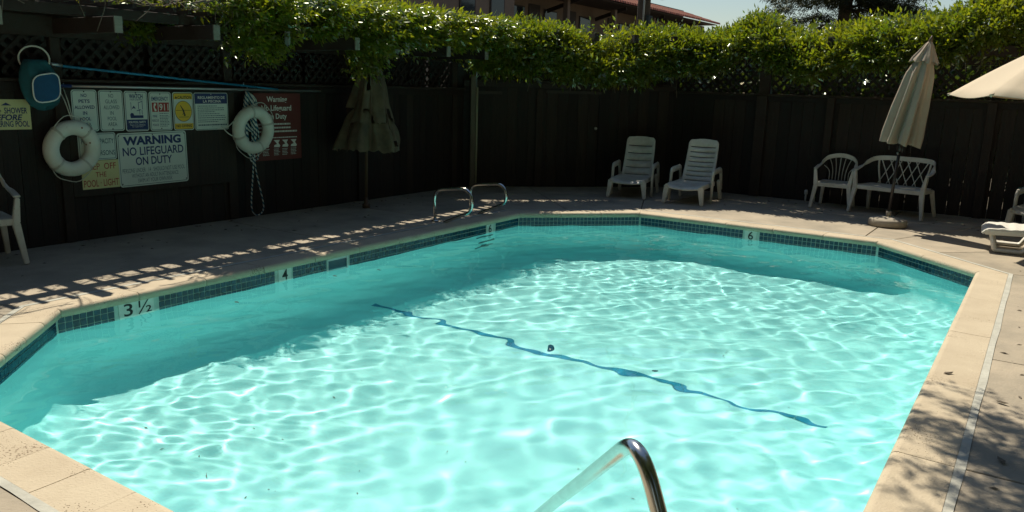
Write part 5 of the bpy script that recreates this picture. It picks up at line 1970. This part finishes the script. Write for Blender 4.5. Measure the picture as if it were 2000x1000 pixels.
def conifer(label, x, y, h, rad, n, base=2.0, seed=1):
    t = thing('conifer_tree', label, 'tree', (x, y, 0))
    MB().tube([(0, 0, 0), (0, 0, h)], [0.35, 0.05], 10).build('trunk', BARK, t)
    rr_ = random.Random(seed)
    pos, dr = [], []
    for k in range(int(h * 8)):
        z = rr_.uniform(base, h)
        a = rr_.uniform(0, 6.283)
        l = rad * (1 - (z - base) / (h - base) * 0.85) * rr_.uniform(0.6, 1.1)
        e = Vector((l * math.cos(a), l * math.sin(a), z - l * rr_.uniform(0.05, 0.25)))
        if k % 3 == 0:
            MB().tube([(0, 0, z), (e.x * 0.5, e.y * 0.5, z + 0.1), e], [0.05, 0.035, 0.012], 5).build('limb', BARK, t)
        for q in range(int(n / (h * 8))):
            f = rr_.uniform(0.15, 1.03)
            p = Vector((0, 0, z)).lerp(e, f) + Vector((rr_.gauss(0, .22), rr_.gauss(0, .22), rr_.gauss(0, .10) + 0.1 * math.sin(f * 3)))
            pos.append(p)
            dr.append((math.cos(a) + rr_.gauss(0, .5), math.sin(a) + rr_.gauss(0, .5), -0.25 + rr_.gauss(0, .25)))
    pos, dr = np.array(pos), np.array(dr)
    prop(link('crown', leaf_mesh('crown', pos, dr, nrg.uniform(0.10, 0.22, len(pos)), nrg.uniform(0, 1, len(pos)), width=0.16, npin=7), NEEDLE, t), kind='stuff')
    return t


conifer('dark drooping conifer beyond the far fence, right of the patch of sky', -7.1, 33.0, 13, 3.6, 16000, 2.2, 4)
conifer('dense dark conifer standing behind the far vine, right of the drooping one', -2.6, 31.0, 12, 3.4, 16000, 1.5, 6)
hd = thing('screen_hedge', 'dark green shrubbery added to block light behind the far fence and lattice', 'screen_hedge', (-5, 15, 0))  # added backing, kept tall to block light coming over the far fence
npos = 9000
hp = np.stack([nrg.uniform(-1.5, 9.0, npos), nrg.uniform(-1.3, 0.6, npos), 2.25 * nrg.uniform(0, 1, npos) ** 0.7 + 0.15 * nrg.normal(size=npos) + 0.1], 1)
hp[:, 2] = np.abs(hp[:, 2])
prop(link('leaves', leaf_mesh('leaves', hp, nrg.normal(0, 1, (npos, 3)), nrg.uniform(0.10, 0.18, npos), nrg.uniform(0, 1, npos) * 0.6, width=0.55), PEPPER, hd), kind='stuff')
for k in range(14):
    x = -1.3 + k * 0.75
    MB().tube([(x, 0, 0), (x + 0.1, 0.05, 1.0), (x + rnd.uniform(-.3, .3), 0, 2.0)], [0.03, 0.025, 0.01], 5).build('stem', BARK, hd)

ub2 = thing('utility_box', 'small dark box with a flat lid standing just above the vine under the conifer', 'box', (-4.34, 14.92, 0))
MB().tube([(0, 0, 0), (0, 0, 2.8)], 0.05, 8).build('post', BARK, ub2)
MB().box(-0.10, -0.09, 2.78, 0.10, 0.09, 2.97).build('body', TAR, ub2, bevel=0.006)
MB().box(-0.115, -0.10, 2.972, 0.115, 0.10, 2.995).build('lid', TAR, ub2)

# pepper tree on the right-hand deck: its hanging sprays shade the coping
pt = thing('pepper_tree', 'tree beside the pool with a low limb of hanging leaf sprays', 'tree', (2.9, 4.6, 0))
MB().tube(smooth_path([(0, 0, 0), (0.1, 0.1, 1.4), (-0.1, 0.0, 2.8), (0.2, 0.2, 4.6), (0.5, 0.4, 6.2)], 5), [0.24 - 0.009 * k for k in range(21)], 12).build('trunk', BARK, pt)
MB().tube(smooth_path([(-0.1, 0, 2.8), (-1.2, 0.3, 3.9), (-2.8, 0.7, 4.5), (-4.2, 1.0, 4.75), (-5.3, 1.35, 4.7)], 5), [0.11 - 0.0045 * k for k in range(21)], 10).build('limb', BARK, pt)
MB().tube(smooth_path([(-2.4, 0.6, 4.4), (-3.4, 1.3, 4.7), (-4.9, 2.0, 4.8)], 5), [0.05 - 0.003 * k for k in range(11)], 8).build('limb', BARK, pt)
rr = random.Random(21)
pos, dr = [], []
for k in range(420):
    f = rr.uniform(0, 1)
    x = lerp(-3.6, -5.25, f) + rr.gauss(0, .12)
    y = lerp(0.55, 1.6, rr.random()) + 0.25 * f + rr.gauss(0, .2)
    if noise.noise((x * 1.7, y * 2.4, 7)) < -0.06:
        continue
    z0 = 4.75 + rr.uniform(-.15, .15)
    ln = rr.uniform(0.6, 1.5)
    q = 0
    while q < ln:
        pos.append((x + 0.05 * math.sin(q * 4 + k), y + 0.05 * math.cos(q * 3 + k), z0 - q))
        dr.append((rr.gauss(0, .6), rr.gauss(0, .6), -0.8))
        q += 0.055
for k in range(1500):
    a, e = rr.uniform(0, 6.283), rr.uniform(-0.4, 1.2)
    r_ = 1.9 * rr.uniform(0.5, 1.0)
    pos.append((0.4 + r_ * math.cos(a) * math.cos(e), 0.3 + r_ * math.sin(a) * math.cos(e), 6.0 + r_ * math.sin(e)))
    dr.append((math.cos(a), math.sin(a), -0.6))
pos = np.array(pos)
prop(link('crown', leaf_mesh('crown', pos, np.array(dr), nrg.uniform(0.05, 0.09, len(pos)), nrg.uniform(0, 1, len(pos)), width=0.3), PEPPER, pt), kind='stuff')

# ------------------------------------------------------------------ small things
lf_me = leaf_mesh('fallen_leaf', np.array([[0., 0, 0]]), np.array([[1., 0.2, 0.0]]), np.array([0.04]), np.array([0.4]), npin=1)
spots_ = [(-0.32, 5.35, 'dry leaf lying on the sunlit right-hand coping'), (-0.02, 5.0, 'curled dry leaf on the right-hand deck slab'), (0.02, 4.15, 'dark clump of dry leaf in the tree shade on the right deck')]
for x, y, lab in spots_:
    mb = MB()
    pts = [(-0.03, 0, 0.002), (-0.012, 0.012, 0.006), (0.02, 0.008, 0.004), (0.035, 0, 0.010), (0.018, -0.010, 0.004), (-0.012, -0.012, 0.008)]
    mb.add(pts + [(p[0], p[1], p[2] + 0.0015) for p in pts], [tuple(range(6))[::-1], tuple(range(6, 12))] + [(i, (i + 1) % 6, 6 + (i + 1) % 6, 6 + i) for i in range(6)])
    o = mb.build('fallen_leaf', TWIG)
    o.location = (x, y, 0.0)
    o.rotation_euler = (0, 0, rnd.uniform(0, 6))
    prop(o, lab, 'leaf', 'fallen leaves round the pool')
mb = MB()
q = random.Random(77)
for k in range(240):
    w = q.random()
    if w < 0.4:
        x, y = WALL_X + abs(q.gauss(0.05, 0.5)) + 0.05, q.uniform(2.2, 10.0)
    elif w < 0.8:
        x, y = q.uniform(-5.6, 1.5), WALL_Y - abs(q.gauss(0.05, 0.7)) - 0.06
    else:
        x, y = q.uniform(-0.1, 0.9), q.uniform(2.5, 9.5)
    if x - y < -18.2:
        continue
    a, l, w_ = q.uniform(0, 6.28), q.uniform(0.012, 0.032), q.uniform(0.004, 0.011)
    ca, sa = math.cos(a), math.sin(a)
    h = q.uniform(0.002, 0.010)
    mb.add([(x - ca * l, y - sa * l, -0.004), (x + sa * w_, y - ca * w_, -0.003 + h), (x + ca * l, y + sa * l, -0.003), (x - sa * w_, y + ca * w_, -0.003 + h * 0.6)], [(0, 1, 2), (0, 2, 3)])
prop(mb.build('leaf_litter', TWIG), 'scattered dry leaflets on the deck along the fences', 'leaf litter', kind='stuff')
fw_ = [(-5.36, 4.02, 'small dark leaf floating near the 3 ½ depth mark'), (-5.42, 5.17, 'small dark leaf floating right of the number 4 mark'), (-5.28, 5.62, 'small dark leaf floating off the skimmer mouth')]
for x, y, lab in fw_:
    mb = MB()
    pts = [(-0.03, 0, 0), (-0.01, 0.012, 0.002), (0.03, 0.0, 0.003), (-0.01, -0.012, 0.001)]
    mb.add(pts + [(p[0], p[1], p[2] + 0.002) for p in pts], [(3, 2, 1, 0), (4, 5, 6, 7), (0, 1, 5, 4), (1, 2, 6, 5), (2, 3, 7, 6), (3, 0, 4, 7)])
    o = mb.build('floating_leaf', TWIG)
    o.location = (x, y, WATER_Z + 0.013)
    prop(o, lab, 'leaf', 'leaves floating on the pool')

# ------------------------------------------------------------------ unseen trees added to block sky light from the courtyard's open sides
def broad_tree(label, x, y, h, rad, n=4600, seed=1):
    t = thing('sky_block_tree', label, 'tree', (x, y, 0), 0, 'unseen trees added to block sky light')
    q = random.Random(seed)
    MB().tube(smooth_path([(0, 0, 0), (0.1, 0.05, h * 0.25), (-0.1, 0.1, h * 0.5), (0.05, 0, h * 0.85)], 5), [0.28 - 0.014 * k for k in range(16)], 12).build('trunk', BARK, t)
    for k in range(7):
        a = k * 0.9 + q.uniform(0, .5)
        z = h * q.uniform(0.2, 0.55)
        MB().tube(smooth_path([(0, 0, z), (rad * 0.4 * math.cos(a), rad * 0.4 * math.sin(a), z + h * 0.12), (rad * 0.8 * math.cos(a), rad * 0.8 * math.sin(a), z + h * 0.18)], 4), [0.10 - 0.009 * k for k in range(9)], 7).build('limb', BARK, t)
    cl = [(q.gauss(0, rad * .45), q.gauss(0, rad * .45), h * q.uniform(0.12, 0.95), rad * q.uniform(.3, .5)) for _ in range(26)]
    pos, d = [], []
    for _ in range(n):
        cx_, cy_, cz_, cr = q.choice(cl)
        v = Vector((q.gauss(0, 1), q.gauss(0, 1), q.gauss(0, 0.9))).normalized()
        r_ = cr * q.uniform(0.6, 1.05)
        pos.append((cx_ + v.x * r_, cy_ + v.y * r_, max(0.3, cz_ + v.z * r_)))
        d.append((v.x, v.y, v.z - 0.2))
    prop(link('crown', leaf_mesh('crown', np.array(pos), np.array(d), nrg.uniform(0.28, 0.44, n), nrg.uniform(0, 1, n), width=0.6), PEPPER, t), kind='stuff')
    return t


TREE_SAYS = ['unseen sky-blocking tree beyond the right end of the far fence', 'unseen sky-blocking tree on the right, level with the far half of the pool', 'unseen sky-blocking tree on the right, level with the near half of the pool',
             'unseen sky-blocking tree behind the near right corner of the pool', 'unseen sky-blocking tree straight behind the near end of the pool', 'unseen sky-blocking tree behind the near left corner of the pool',
             'unseen sky-blocking tree at the near end of the left fence']
for k, (x, y, h, r_) in enumerate(((6.8, 11.0, 11, 2.7), (7.4, 6.0, 14, 3.0), (7.2, 1.5, 14, 3.0), (5.4, -3.5, 14, 3.2), (0.5, -6.2, 13, 3.2), (-4.5, -6.4, 13, 3.2), (-9.5, -5.0, 13, 3.0))):
    broad_tree(TREE_SAYS[k], x, y, h, r_, seed=k + 30)
